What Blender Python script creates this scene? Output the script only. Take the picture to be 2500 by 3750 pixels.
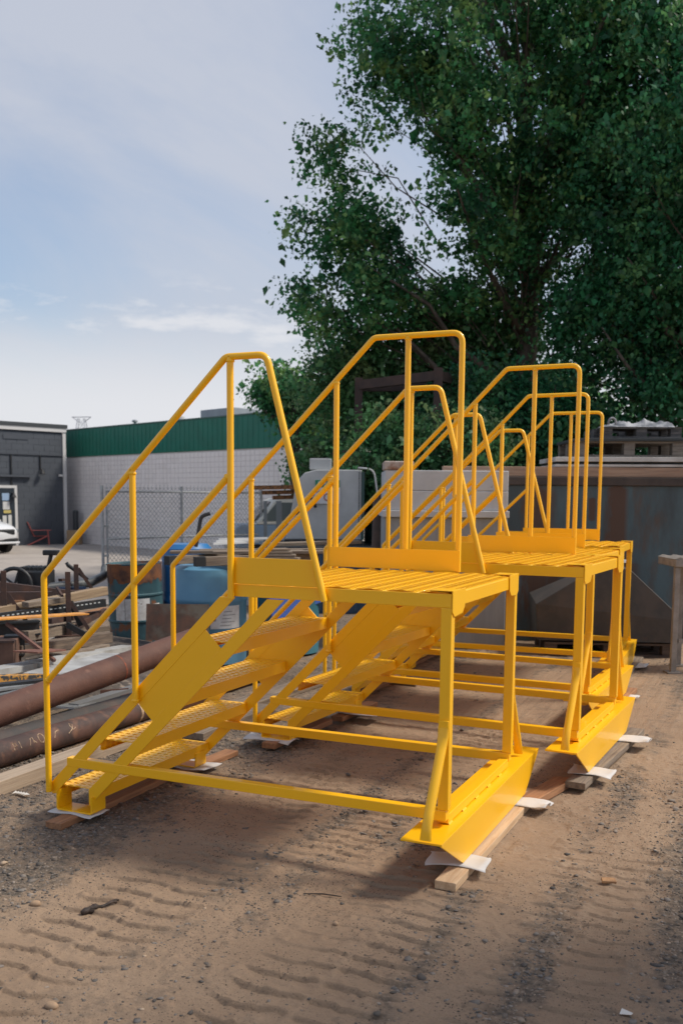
import bpy, bmesh, math, random
import numpy as np
from mathutils import Vector, Matrix
R = math.radians
for o in list(bpy.data.objects): bpy.data.objects.remove(o)
scene = bpy.context.scene
COL = scene.collection

# ------------------------------------------------------------------ camera
cam = bpy.data.cameras.new('camera'); camo = bpy.data.objects.new('camera', cam); COL.objects.link(camo)
cam.sensor_fit = 'VERTICAL'; cam.sensor_height = 36.0; cam.sensor_width = 24.0
cam.lens = 34.809; cam.shift_y = 0.09083; cam.clip_start = 0.05; cam.clip_end = 3000
camo.matrix_world = Matrix(((0.913248,-0.051582,0.404126,2.637828),(0.407323,0.095743,-0.908252,-4.112273),(0.008157,0.994069,0.108448,1.723362),(0.000000,0.000000,0.000000,1.000000)))
cam.dof.use_dof = True; cam.dof.focus_distance = 4.7; cam.dof.aperture_fstop = 4.0
scene.camera = camo

# ------------------------------------------------------------------ light
SUN_DIR = Vector((0.80, 0.40, 1.12)).normalized()          # towards the sun
world = bpy.data.worlds.new('World'); scene.world = world; world.use_nodes = True
nt = world.node_tree; N = nt.nodes; L = nt.links
for n in list(N): N.remove(n)
out = N.new('ShaderNodeOutputWorld')
sky = N.new('ShaderNodeTexSky'); sky.sky_type = 'NISHITA'; sky.sun_disc = False
sky.sun_elevation = math.asin(SUN_DIR.z); sky.sun_rotation = math.atan2(SUN_DIR.x, SUN_DIR.y)
sky.air_density = 1.0; sky.dust_density = 2.0; sky.ozone_density = 1.5
bg1 = N.new('ShaderNodeBackground'); bg1.inputs[1].default_value = 0.095
L.new(sky.outputs[0], bg1.inputs[0])
def wn(t, **k):
    n = N.new(t)
    for a, b in k.items(): setattr(n, a, b)
    return n
def wmath(op, a, b=None, c=None):
    n = wn('ShaderNodeMath', operation=op)
    for i, v in enumerate((a, b, c)):
        if v is None: continue
        if isinstance(v, (int, float)): n.inputs[i].default_value = v
        else: L.new(v, n.inputs[i])
    return n.outputs[0]
tc = wn('ShaderNodeTexCoord')
sep = wn('ShaderNodeSeparateXYZ'); L.new(tc.outputs['Generated'], sep.inputs[0])
zc = wmath('MAXIMUM', sep.outputs[2], 0.0)
den = wmath('ADD', zc, 0.16)
cmb = wn('ShaderNodeCombineXYZ')
L.new(wmath('DIVIDE', sep.outputs[0], den), cmb.inputs[0]); L.new(wmath('DIVIDE', sep.outputs[1], den), cmb.inputs[1])
# high thin veil
mp = wn('ShaderNodeMapping'); mp.inputs['Rotation'].default_value = (0, 0, R(35)); mp.inputs['Scale'].default_value = (0.9, 0.42, 1)
mp.inputs['Location'].default_value = (0.35, 0.2, 0)
L.new(cmb.outputs[0], mp.inputs[0])
n1 = wn('ShaderNodeTexNoise'); n1.inputs['Scale'].default_value = 1.1; n1.inputs['Detail'].default_value = 8; n1.inputs['Roughness'].default_value = 0.6; n1.inputs['Distortion'].default_value = 0.5
L.new(mp.outputs[0], n1.inputs[0])
veil = wn('ShaderNodeMapRange'); veil.inputs[1].default_value = 0.36; veil.inputs[2].default_value = 0.62; veil.inputs[3].default_value = 0.25; veil.inputs[4].default_value = 0.85
L.new(n1.outputs[0], veil.inputs[0])
# low white haze bank near the horizon
low = wn('ShaderNodeMapRange', interpolation_type='SMOOTHSTEP'); low.inputs[1].default_value = 0.19; low.inputs[2].default_value = 0.075; low.inputs[3].default_value = 0.0; low.inputs[4].default_value = 1.0
L.new(sep.outputs[2], low.inputs[0])
# small broken cumulus low in the sky
mp2 = wn('ShaderNodeMapping'); mp2.inputs['Scale'].default_value = (8.0, 8.0, 30); mp2.inputs['Location'].default_value = (0.6, 0.0, 0.35)
L.new(tc.outputs['Generated'], mp2.inputs[0])
n2 = wn('ShaderNodeTexNoise'); n2.inputs['Scale'].default_value = 1.25; n2.inputs['Detail'].default_value = 7; n2.inputs['Roughness'].default_value = 0.58
L.new(mp2.outputs[0], n2.inputs[0])
cu = wn('ShaderNodeMapRange'); cu.inputs[1].default_value = 0.50; cu.inputs[2].default_value = 0.66; L.new(n2.outputs[0], cu.inputs[0])
b1 = wn('ShaderNodeMapRange', interpolation_type='SMOOTHSTEP'); b1.inputs[1].default_value = 0.125; b1.inputs[2].default_value = 0.15; L.new(sep.outputs[2], b1.inputs[0])
b2 = wn('ShaderNodeMapRange', interpolation_type='SMOOTHSTEP'); b2.inputs[1].default_value = 0.22; b2.inputs[2].default_value = 0.185; L.new(sep.outputs[2], b2.inputs[0])
def bump_at(sock, c, w):                                    # 1 at c, falling off over w
    d = wmath('DIVIDE', wmath('SUBTRACT', sock, c), w); return wmath('POWER', 2.718, wmath('MULTIPLY', wmath('MULTIPLY', d, d), -1.0))
bank = wmath('MULTIPLY', bump_at(sep.outputs[0], -0.50, 0.10), bump_at(sep.outputs[2], 0.164, 0.016))      # the broken cloud bank
L.new(wmath('ADD', n2.outputs[0], wmath('SUBTRACT', wmath('MULTIPLY', bank, 0.22), 0.05)), cu.inputs[0])
rift = wmath('MULTIPLY', bump_at(sep.outputs[0], -0.66, 0.085), bump_at(sep.outputs[2], 0.235, 0.06))       # rift in the veil where the blue shows
veil_o = wmath('MULTIPLY', veil.outputs[0], wmath('SUBTRACT', 1.0, wmath('MULTIPLY', rift, 0.45)))
cum = wmath('MULTIPLY', wmath('MULTIPLY', cu.outputs[0], b1.outputs[0]), wmath('MULTIPLY', b2.outputs[0], 0.75))
lo2 = wmath('MULTIPLY', low.outputs[0], 0.9)
white = wmath('MAXIMUM', lo2, cum)
bg2 = wn('ShaderNodeBackground'); bg2.inputs[0].default_value = (0.345, 0.362, 0.41, 1); bg2.inputs[1].default_value = 1.0
bg3 = wn('ShaderNodeBackground'); bg3.inputs[0].default_value = (0.465, 0.47, 0.49, 1); bg3.inputs[1].default_value = 1.0
m1 = wn('ShaderNodeMixShader'); L.new(veil_o, m1.inputs[0]); L.new(bg1.outputs[0], m1.inputs[1]); L.new(bg2.outputs[0], m1.inputs[2])
m2 = wn('ShaderNodeMixShader'); L.new(white, m2.inputs[0]); L.new(m1.outputs[0], m2.inputs[1]); L.new(bg3.outputs[0], m2.inputs[2])
L.new(m2.outputs[0], out.inputs[0])
sl = bpy.data.lights.new('sun', 'SUN'); so = bpy.data.objects.new('sun', sl); COL.objects.link(so)
sl.energy = 2.1; sl.angle = R(11); sl.color = (1.0, 0.93, 0.82)
so.rotation_euler = (-SUN_DIR).to_track_quat('-Z', 'Y').to_euler(); so.location = (8, 4, 12)
vs = scene.view_settings; vs.view_transform = 'Standard'; vs.look = 'None'; vs.exposure = 0.76; vs.gamma = 1.0; vs.use_curve_mapping = False

# ------------------------------------------------------------------ helpers
rnd = random.Random(7); rng = np.random.default_rng(7)
OX, OY = 2.638, -4.112; RX, RY = 0.91364, 0.40652           # yard frame: origin and its x axis (24 degrees to the stairs' axes)
YROT = math.atan2(RY, RX)
def Y(a, b, z=0.0): return Vector((OX + a*RX - b*RY, OY + a*RY + b*RX, z))
def S(h):
    h = h.lstrip('#'); return tuple((lambda c: c/12.92 if c <= .04045 else ((c+.055)/1.055)**2.4)(int(h[i:i+2], 16)/255) for i in (0, 2, 4)) + (1,)
def link(o, parent=None):
    COL.objects.link(o)
    if parent is not None: o.parent = parent
    return o
def tag(o, label=None, cat=None, group=None, kind=None):
    if label: o['label'] = label
    if cat: o['category'] = cat
    if group: o['group'] = group
    if kind: o['kind'] = kind
    return o
def thing(name, label, cat, loc=(0, 0, 0), rz=0.0, group=None):
    o = bpy.data.objects.new(name, None); o.empty_display_size = .2; link(o); o.location = loc; o.rotation_euler = (0, 0, rz)
    return tag(o, label, cat, group)
def copy_tree(o, parent=None):
    c = o.copy(); COL.objects.link(c)
    if parent is not None: c.parent = parent
    for ch in list(o.children): copy_tree(ch, c)
    return c
def frame(d, up=Vector((0, 0, 1))):
    d = Vector(d).normalized()
    if abs(d.dot(up)) > .98: up = Vector((0, 1, 0))
    x = d.cross(up).normalized(); return x, x.cross(d).normalized()
class MB:
    def __init__(s): s.v = []; s.f = []; s.m = []
    def add(s, vs, fs, mi=0):
        o = len(s.v); s.v += [tuple(v) for v in vs]; s.f += [tuple(i + o for i in f) for f in fs]; s.m += [mi]*len(fs); return s
    def box(s, x0, x1, y0, y1, z0, z1, mi=0, M=None):
        vs = [Vector((x, y, z)) for z in (z0, z1) for y in (y0, y1) for x in (x0, x1)]
        if M is not None: vs = [M @ v for v in vs]
        return s.add(vs, [(0, 2, 3, 1), (4, 5, 7, 6), (0, 1, 5, 4), (1, 3, 7, 5), (3, 2, 6, 7), (2, 0, 4, 6)], mi)
    def bar(s, p, q, w, h, mi=0, roll=0.0):
        p, q = Vector(p), Vector(q); x, u = frame(q - p)
        if roll: rm = Matrix.Rotation(roll, 3, (q - p).normalized()); x, u = rm @ x, rm @ u
        vs = []
        for c in (p, q):
            for i, j in ((-1, -1), (1, -1), (1, 1), (-1, 1)): vs.append(c + x*(w/2*i) + u*(h/2*j))
        return s.add(vs, [(3, 2, 1, 0), (4, 5, 6, 7), (0, 1, 5, 4), (1, 2, 6, 5), (2, 3, 7, 6), (3, 0, 4, 7)], mi)
    def tube(s, pts, r, n=10, mi=0, caps=True):
        pts = [Vector(p) for p in pts]; rs = list(r) if hasattr(r, '__len__') else [r]*len(pts)
        vs = []; up = None
        for i, p in enumerate(pts):
            d = (pts[min(i+1, len(pts)-1)] - pts[max(i-1, 0)])
            if up is None: x, u = frame(d)
            else:
                dn = d.normalized(); x = up - dn*up.dot(dn); x.normalize(); u = dn.cross(x)*-1; u = x.cross(dn)
            up = x; k = 1.0
            if 0 < i < len(pts)-1:
                a1 = (pts[i]-pts[i-1]).normalized(); a2 = (pts[i+1]-pts[i]).normalized(); k = 1.0
            for j in range(n):
                t = 2*math.pi*j/n; vs.append(p + (x*math.cos(t) + u*math.sin(t))*rs[i])
        fs = []
        for i in range(len(pts)-1):
            for j in range(n):
                a, b = i*n + j, i*n + (j+1) % n; fs.append((a, b, b+n, a+n))
        if caps: fs.append(tuple(range(n))[::-1]); fs.append(tuple((len(pts)-1)*n + j for j in range(n)))
        return s.add(vs, fs, mi)
    def lathe(s, prof, n=24, mi=0, c=(0, 0, 0), M=None):
        vs = []; c = Vector(c)
        for r_, z in prof:
            for j in range(n):
                t = 2*math.pi*j/n; v = Vector((r_*math.cos(t), r_*math.sin(t), z))
                vs.append((M @ v if M is not None else v) + c)
        fs = [(i*n+j, i*n+(j+1) % n, (i+1)*n+(j+1) % n, (i+1)*n+j) for i in range(len(prof)-1) for j in range(n)]
        if prof[0][0] > 1e-4: fs.append(tuple(range(n))[::-1])
        if prof[-1][0] > 1e-4: fs.append(tuple((len(prof)-1)*n + j for j in range(n)))
        return s.add(vs, fs, mi)
    def prism(s, poly, axis, lo, hi, mi=0):
        # poly: 2D points; axis 'y' -> poly in xz, 'x' -> yz, 'z' -> xy
        f = {'y': lambda a, b, t: (a, t, b), 'x': lambda a, b, t: (t, a, b), 'z': lambda a, b, t: (a, b, t)}[axis]
        n = len(poly); vs = [f(a, b, lo) for a, b in poly] + [f(a, b, hi) for a, b in poly]
        fs = [tuple(range(n)), tuple(range(2*n-1, n-1, -1))] + [(i, i+n, (i+1) % n + n, (i+1) % n) for i in range(n)]
        return s.add(vs, fs, mi)
    def build(s, name, mats, parent=None, smooth=False, bevel=0.0, loc=None, rz=None, fix=True):
        me = bpy.data.meshes.new(name); me.from_pydata(s.v, [], s.f)
        mats = mats if isinstance(mats, (list, tuple)) else [mats]
        for m in mats: me.materials.append(m)
        if len(mats) > 1: me.polygons.foreach_set('material_index', s.m)
        if fix:
            bm = bmesh.new(); bm.from_mesh(me); bmesh.ops.recalc_face_normals(bm, faces=bm.faces); bm.to_mesh(me); bm.free()
        if smooth:
            me.polygons.foreach_set('use_smooth', [True]*len(me.polygons))
            if smooth == 'auto':
                bm = bmesh.new(); bm.from_mesh(me)
                for e in bm.edges:
                    if len(e.link_faces) == 2 and e.calc_face_angle(0) > .7: e.smooth = False
                bm.to_mesh(me); bm.free()
        me.update(); o = bpy.data.objects.new(name, me); link(o, parent)
        if loc is not None: o.location = loc
        if rz is not None: o.rotation_euler = (0, 0, rz)
        if bevel:
            b = o.modifiers.new('bevel', 'BEVEL'); b.width = bevel; b.segments = 2; b.limit_method = 'ANGLE'; b.angle_limit = R(40)
        return o
def inst(name, src, parent=None, loc=None, rot=None, scale=None):
    o = bpy.data.objects.new(name, src.data); link(o, parent)
    if loc is not None: o.location = loc
    if rot is not None: o.rotation_euler = rot
    if scale is not None: o.scale = scale
    return o
def fillet(pts, rad, n=5):
    pts = [Vector(p) for p in pts]; res = [pts[0]]
    for i in range(1, len(pts)-1):
        r_ = rad[i-1] if hasattr(rad, '__len__') else rad
        a, p, b = pts[i-1], pts[i], pts[i+1]; u, v = (a-p).normalized(), (b-p).normalized()
        ang = u.angle(v); t = min(r_/math.tan(ang/2), (a-p).length*.45, (b-p).length*.45)
        p0, p1 = p + u*t, p + v*t
        for k in range(n+1):
            s_ = k/n; res.append(p0*(1-s_)**2 + p*(2*s_*(1-s_)) + p1*s_**2)
    return res + [pts[-1]]
def vnoise(x, y, seed=0):
    xi = np.floor(x).astype(np.int64); yi = np.floor(y).astype(np.int64); fx = x - xi; fy = y - yi
    fx = fx*fx*(3-2*fx); fy = fy*fy*(3-2*fy)
    def h(a, b):
        n = (a*374761393 + b*668265263 + seed*982451653) & 0x7fffffff
        n = ((n ^ (n >> 13))*1274126177) & 0x7fffffff
        return ((n ^ (n >> 16)) & 0xffff)/65535.0
    return (h(xi, yi)*(1-fx) + h(xi+1, yi)*fx)*(1-fy) + (h(xi, yi+1)*(1-fx) + h(xi+1, yi+1)*fx)*fy
def fbm(x, y, o=4, seed=0):
    t = 0; a = .5
    for i in range(o): t = t + a*vnoise(x*2**i, y*2**i, seed+i); a *= .5
    return t/(1-.5**o)

# ------------------------------------------------------------------ materials
MATS = {}
def mat(name, base, rough=.6, metal=0.0, alt=None, scale=6.0, lo=.4, hi=.6, detail=5, stretch=None, bump=0.0, bscale=None,
        spec=.5, alt2=None, scale2=3.0, lo2=.5, hi2=.6, coat=0.0, coatr=.05, rough2=None, trans=0.0, island=0.0, coords='Object'):
    m = bpy.data.materials.new(name); m.use_nodes = True; MATS[name] = m
    t = m.node_tree; n = t.nodes; l = t.links; p = n['Principled BSDF']
    c = lambda v: S(v) if isinstance(v, str) else tuple(v) + ((1,) if len(v) == 3 else ())
    p.inputs['Base Color'].default_value = c(base); p.inputs['Roughness'].default_value = rough; p.inputs['Metallic'].default_value = metal
    p.inputs['Specular IOR Level'].default_value = spec
    if coat: p.inputs['Coat Weight'].default_value = coat; p.inputs['Coat Roughness'].default_value = coatr
    t_ = n.new('ShaderNodeTexCoord'); mp_ = n.new('ShaderNodeMapping'); l.new(t_.outputs[coords], mp_.inputs[0])
    if stretch: mp_.inputs['Scale'].default_value = stretch
    cur = None
    def layer(prev, colr, sc, a, b, off):
        no = n.new('ShaderNodeTexNoise'); no.inputs['Scale'].default_value = sc; no.inputs['Detail'].default_value = detail; no.inputs['Roughness'].default_value = .62
        mo = n.new('ShaderNodeMapping'); mo.inputs['Location'].default_value = (off, off*.7, off*1.3); l.new(mp_.outputs[0], mo.inputs[0]); l.new(mo.outputs[0], no.inputs[0])
        r_ = n.new('ShaderNodeMapRange'); r_.inputs[1].default_value = a; r_.inputs[2].default_value = b; l.new(no.outputs[0], r_.inputs[0])
        mx = n.new('ShaderNodeMix'); mx.data_type = 'RGBA'; l.new(r_.outputs[0], mx.inputs[0])
        if prev is None: mx.inputs[6].default_value = c(base)
        else: l.new(prev, mx.inputs[6])
        mx.inputs[7].default_value = c(colr); return mx.outputs[2], r_.outputs[0]
    if alt is not None:
        cur, f = layer(None, alt, scale, lo, hi, 0.0)
        if rough2 is not None:
            mr = n.new('ShaderNodeMapRange'); mr.inputs[3].default_value = rough; mr.inputs[4].default_value = rough2; l.new(f, mr.inputs[0]); l.new(mr.outputs[0], p.inputs['Roughness'])
    if alt2 is not None: cur, f2 = layer(cur, alt2, scale2, lo2, hi2, 5.3)
    if island:
        g = n.new('ShaderNodeNewGeometry'); mr = n.new('ShaderNodeMapRange'); mr.inputs[3].default_value = 1-island; mr.inputs[4].default_value = 1+island
        l.new(g.outputs['Random Per Island'], mr.inputs[0]); vm = n.new('ShaderNodeVectorMath'); vm.operation = 'SCALE'; l.new(mr.outputs[0], vm.inputs['Scale'])
        if cur is None: vm.inputs[0].default_value = c(base)[:3]
        else: l.new(cur, vm.inputs[0])
        cur = vm.outputs[0]
    if cur is not None: l.new(cur, p.inputs['Base Color'])
    if bump:
        nb = n.new('ShaderNodeTexNoise'); nb.inputs['Scale'].default_value = bscale or scale*4; nb.inputs['Detail'].default_value = 6; l.new(mp_.outputs[0], nb.inputs[0])
        b_ = n.new('ShaderNodeBump'); b_.inputs['Strength'].default_value = bump; b_.inputs['Distance'].default_value = .01; l.new(nb.outputs[0], b_.inputs['Height']); l.new(b_.outputs[0], p.inputs['Normal'])
    if trans:
        tr = n.new('ShaderNodeBsdfTranslucent'); mx = n.new('ShaderNodeMixShader'); mx.inputs[0].default_value = trans
        if cur is not None: l.new(cur, tr.inputs[0])
        else: tr.inputs[0].default_value = c(base)
        l.new(p.outputs[0], mx.inputs[1]); l.new(tr.outputs[0], mx.inputs[2]); l.new(mx.outputs[0], n['Material Output'].inputs[0])
    return m
YEL = mat('yellow_paint', (.97, .51, .001), rough=.42, alt=(.95, .495, .001), scale=3, lo=.3, hi=.7, coat=.3, coatr=.05)
WOODN = mat('new_lumber', (.62, .44, .27), rough=.75, alt=(.46, .29, .16), scale=3, lo=.38, hi=.66, stretch=(14, 1.0, 14), bump=.25, bscale=9, island=.08)
WOODB = mat('brown_lumber', (.40, .20, .095), rough=.8, alt=(.25, .12, .06), scale=3, lo=.35, hi=.65, stretch=(16, 1.2, 16), bump=.35, bscale=9, island=.12)
WOODG = mat('weathered_lumber', (.29, .23, .17), rough=.85, alt=(.16, .12, .09), scale=3, lo=.35, hi=.65, stretch=(16, 1.2, 16), alt2=(.12, .09, .07), scale2=2, lo2=.55, hi2=.7, bump=.4, bscale=9, island=.2)
FOAM = mat('white_foam', (.72, .70, .68), rough=.7, bump=.15, bscale=160, trans=.25)
RUST = mat('brown_rusted_steel', (.135, .062, .042), rough=.75, alt=(.085, .038, .028), scale=5, lo=.35, hi=.65, alt2=(.20, .10, .07), scale2=14, lo2=.6, hi2=.8, bump=.2, bscale=60)
RUSTD = mat('dark_rusted_steel', (.050, .030, .026), rough=.75, alt=(.10, .045, .028), scale=7, lo=.45, hi=.7, bump=.25, bscale=50, island=.2)
RUSTO = mat('orange_rusted_steel', (.22, .085, .032), rough=.85, alt=(.075, .035, .024), scale=6, lo=.42, hi=.62, bump=.3, bscale=40)
BLACK = mat('black_steel', (.014, .017, .02), rough=.5, alt=(.035, .03, .028), scale=8, lo=.5, hi=.7, bump=.1, bscale=40)
GALV = mat('galvanised_steel', (.42, .44, .45), rough=.45, metal=.55, alt=(.30, .31, .32), scale=9, lo=.4, hi=.6)
SHEET = mat('weathered_white_sheet', (.40, .40, .385), rough=.6, alt=(.27, .255, .235), scale=5, lo=.45, hi=.7, alt2=(.20, .11, .07), scale2=6, lo2=.60, hi2=.70, stretch=(1, 1, 1))
# ------------------------------------------------------------------ ground
TRACKS = [  # world x of the left edge of a tyre print, width, lug pitch, y range, phase, strength
    (.93, .66, .118, -3.2, .25, .0, 1.0), (-.12, .60, .125, -3.2, .15, .3, .9), (1.66, .50, .12, -3.0, .9, .2, .6),
    (-.05, .46, .105, .10, 2.6, .6, 1.0), (.45, .42, .10, -.1, 2.4, .1, .9), (0.60, .46, .10, 2.2, 6.5, .4, 1.0), (1.15, .44, .11, 2.0, 6.0, .4, .8), (2.05, .5, .12, .3, 6, .3, .6)]
def gravel_field(x, y):
    """how gravelly (0..1) the yard is at world x, y"""
    w = (fbm(x*1.7, y*1.1, 3, 11)-.5)
    g = np.zeros_like(x)
    def strip(c, wd, k): return k*np.exp(-((x - c - .12*(vnoise(y*1.3, y*0+c, 5)-.5))/wd)**2)
    g = np.maximum(g, 1/(1+np.exp((x + .22 - .25*w)*16)))                       # left of the stairs
    g = np.maximum(g, strip(.72, .10, .75)*(y < .1)); g = np.maximum(g, strip(.50, .10, .85)); g = np.maximum(g, strip(1.48, .09, .6)*(y < .0))
    g = np.maximum(g, strip(1.84, .12, .9)); g = np.maximum(g, strip(2.45, .28, 1.0)); g = np.maximum(g, strip(.95, .25, .85)*np.clip((y-.1)*3, 0, 1)*np.clip((2.2-y), 0, 1))
    g = np.maximum(g, .9*np.exp(-(((x-.55)/.35)**2 + ((y+1.55)/.16)**2))); g = np.maximum(g, .95*np.exp(-(((x-.05)/.30)**2 + ((y+1.72)/.20)**2)))
    far = np.clip((y-3.0)*.4, 0, .38)
    g = np.maximum(g, far)
    return np.clip(g*(.62+1.1*w) + .25*np.maximum(0, w)*1.2, 0, 1)
def ground_h(x, y):
    h = (fbm(x*1.2, y*1.2, 3, 1)-.5)*.022 + (fbm(x*7, y*7, 3, 2)-.5)*.010 + np.maximum(0, fbm(x*16, y*16, 3, 8)-.56)*.035 + (fbm(x*45, y*45, 2, 9)-.5)*.006
    g = gravel_field(x, y)
    br = .3 + .7*np.clip((fbm(x*2.0, y*1.6, 3, 21)-.30)*5, 0, 1)
    for x0, wd, pt, y0, y1, ph, st in TRACKS:
        xx = x - x0 - .05*np.sin(y*.9+ph*6); u = xx/wd
        env = np.clip(u*9, 0, 1)*np.clip((1-u)*9, 0, 1)*np.clip((y-y0)*4, 0, 1)*np.clip((y1-y)*4, 0, 1)
        half = (u > .5)
        yy = y + .014*np.sin(u*9+ph*5) + .020*(vnoise(x*7, y*5, 31)-.5) + .012*(vnoise(x*26, y*26, 33)-.5) + np.where(half, pt*.5, 0) - xx*np.where(half, .10, -.05)
        s_ = (yy/pt + ph) % 1.0
        lug = np.where(s_ < .05, s_/.05, 1-((s_-.05)/.95)**.6)                              # sharp face towards -Y, long ramp behind it
        cut = np.clip(np.abs(u-.5)*40-.35, 0, 1)
        h = h + env*st*br*cut*(1-.7*g)*(lug*.019-.010 - .008*np.exp(-((s_-.96)/.030)**2))
        h = h + env*st*.004*(np.exp(-((u-.0)/.06)**2)+np.exp(-((u-1)/.06)**2))
    h = h + g*(fbm(x*22, y*22, 2, 44)-.5)*.016
    far = np.clip((np.hypot(x-1, y-1)-12)/10, 0, 1)
    return h*(1-far) - .0025
def gh(x, y): return float(ground_h(np.array([float(x)]), np.array([float(y)]))[0])
def axis(lo, hi, d, l0, l1, far, g=1.16):
    a = list(np.arange(lo, hi+1e-6, d)); s_ = d
    while a[-1] < far: s_ = min(s_*g, 60); a.append(a[-1]+s_)
    s_ = d; b = [lo]
    while b[-1] > -far: s_ = min(s_*g, 60); b.append(b[-1]-s_)
    return np.array(b[:0:-1] + a)
gx = axis(-1.6, 2.9, .0085, 0, 0, 900); gy = axis(-1.7, .9, .0055, 0, 0, 900); gy = np.concatenate([gy[gy <= .9], np.arange(.911, 3.2, .011), axis(0, 3.2, .02, 0, 0, 900)[axis(0, 3.2, .02, 0, 0, 900) > 3.205]])
GX, GY = np.meshgrid(gx, gy); HZ = ground_h(GX.ravel(), GY.ravel()); GV = gravel_field(GX.ravel(), GY.ravel())
nx, ny = len(gx), len(gy)
me = bpy.data.meshes.new('ground')
co = np.stack([GX.ravel(), GY.ravel(), HZ], 1).astype(np.float32)
idx = np.arange(nx*ny).reshape(ny, nx); qd = np.stack([idx[:-1, :-1], idx[:-1, 1:], idx[1:, 1:], idx[1:, :-1]], -1).reshape(-1, 4)
def np_mesh(me, co, fa):
    k = fa.shape[1]
    me.vertices.add(len(co)); me.vertices.foreach_set('co', co.astype(np.float32).ravel())
    me.loops.add(fa.size); me.loops.foreach_set('vertex_index', fa.astype(np.int32).ravel())
    me.polygons.add(len(fa)); me.polygons.foreach_set('loop_start', np.arange(0, fa.size, k, dtype=np.int32))
    me.update(calc_edges=True); me.validate()
np_mesh(me, co, qd)
at_ = me.attributes.new('gravel', 'FLOAT', 'POINT'); at_.data.foreach_set('value', GV.astype(np.float32))
me.polygons.foreach_set('use_smooth', [True]*len(me.polygons))
GM = bpy.data.materials.new('dirt'); GM.use_nodes = True
t = GM.node_tree; n = t.nodes; l = t.links; p = n['Principled BSDF']; p.inputs['Roughness'].default_value = .92; p.inputs['Specular IOR Level'].default_value = .25
ga = n.new('ShaderNodeAttribute'); ga.attribute_name = 'gravel'; gc = n.new('ShaderNodeTexCoord')
def gn(sc, det=6, ro=.6):
    k = n.new('ShaderNodeTexNoise'); k.inputs['Scale'].default_value = sc; k.inputs['Detail'].default_value = det; k.inputs['Roughness'].default_value = ro; l.new(gc.outputs['Object'], k.inputs[0]); return k.outputs[0]
def gr(sck, a, b, lo=0, hi=1):
    k = n.new('ShaderNodeMapRange'); k.inputs[1].default_value = a; k.inputs[2].default_value = b; k.inputs[3].default_value = lo; k.inputs[4].default_value = hi; l.new(sck, k.inputs[0]); return k.outputs[0]
def gm(f, a, b):
    k = n.new('ShaderNodeMix'); k.data_type = 'RGBA'; l.new(f, k.inputs[0])
    for i, v in ((6, a), (7, b)):
        if isinstance(v, tuple): k.inputs[i].default_value = v + (1,)
        else: l.new(v, k.inputs[i])
    return k.outputs[2]
sand = gm(gr(gn(1.3), .35, .65), (.37, .262, .175), (.29, .20, .132))
sand = gm(gr(gn(38, 4), .5, .72), sand, (.30, .21, .14))
sand = gm(gr(gn(150, 3, .7), .56, .70), sand, (.19, .135, .095))
grav = gm(gr(gn(26, 6, .7), .35, .6), (.26, .195, .14), (.10, .083, .068))
grav = gm(gr(gn(60, 3), .6, .7), grav, (.36, .30, .24))
ad = n.new('ShaderNodeMath'); ad.operation = 'ADD'; l.new(ga.outputs['Fac'], ad.inputs[0]); l.new(gr(gn(9, 5), .3, .7, -.3, .3), ad.inputs[1])
col = gm(gr(ad.outputs[0], .25, .7), sand, grav)
l.new(col, p.inputs['Base Color'])
bp = n.new('ShaderNodeBump'); bp.inputs['Strength'].default_value = .9; bp.inputs['Distance'].default_value = .010; l.new(gn(90, 8, .75), bp.inputs['Height']); l.new(bp.outputs[0], p.inputs['Normal'])
me.materials.append(GM)
ground = tag(link(bpy.data.objects.new('ground', me)), kind='structure')

# loose gravel: small angular stones, one mass
def icos(sub=1):
    b = bmesh.new(); bmesh.ops.create_icosphere(b, subdivisions=sub, radius=1.0)
    v = np.array([q.co[:] for q in b.verts]); f = np.array([[q.index for q in fc.verts] for fc in b.faces]); b.free(); return v, f
IV, IF = icos(1)
def stones(cx, cy, sz, rngs):
    k = len(cx); v = np.repeat(IV[None], k, 0)*rngs.uniform(.45, 1.3, (k, len(IV), 1))
    v *= np.stack([rngs.uniform(.7, 1.4, k), rngs.uniform(.7, 1.2, k), rngs.uniform(.32, .6, k)], 1)[:, None]*sz[:, None, None]
    a = rngs.uniform(0, 6.28, k); c, s_ = np.cos(a)[:, None], np.sin(a)[:, None]
    x = v[..., 0]*c - v[..., 1]*s_; y = v[..., 0]*s_ + v[..., 1]*c
    z = v[..., 2] + (ground_h(cx, cy) + sz*.05)[:, None]
    co = np.stack([x + cx[:, None], y + cy[:, None], z], -1).reshape(-1, 3)
    fa = (IF[None] + (np.arange(k)*len(IV))[:, None, None]).reshape(-1, 3); return co, fa
cx = np.concatenate([rng.uniform(-1.8, 3.0, 100000), rng.uniform(-3.5, 5, 30000)]); cy = np.concatenate([rng.uniform(-1.7, 2.2, 100000), rng.uniform(1.5, 9.5, 30000)])
gf = gravel_field(cx, cy); keep = rng.uniform(0, 1, len(cx)) < np.clip(gf**1.6*.85 + .004, 0, 1); cx, cy = cx[keep], cy[keep]
sz = np.exp(rng.normal(math.log(.0056), .50, len(cx))); sz = np.clip(sz, .003, .024)
co, fa = stones(cx, cy, sz, rng); me = bpy.data.meshes.new('gravel'); np_mesh(me, co, fa)
STONE = mat('grey_brown_stone', (.21, .17, .135), rough=.9, alt=(.10, .095, .09), scale=4, lo=.35, hi=.65, alt2=(.30, .22, .15), scale2=7, lo2=.55, hi2=.65, island=.5, bump=.1, bscale=200)
me.materials.append(STONE); tag(link(bpy.data.objects.new('gravel', me)), 'loose grey and tan gravel scattered over the dirt', 'gravel', kind='stuff')
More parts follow.
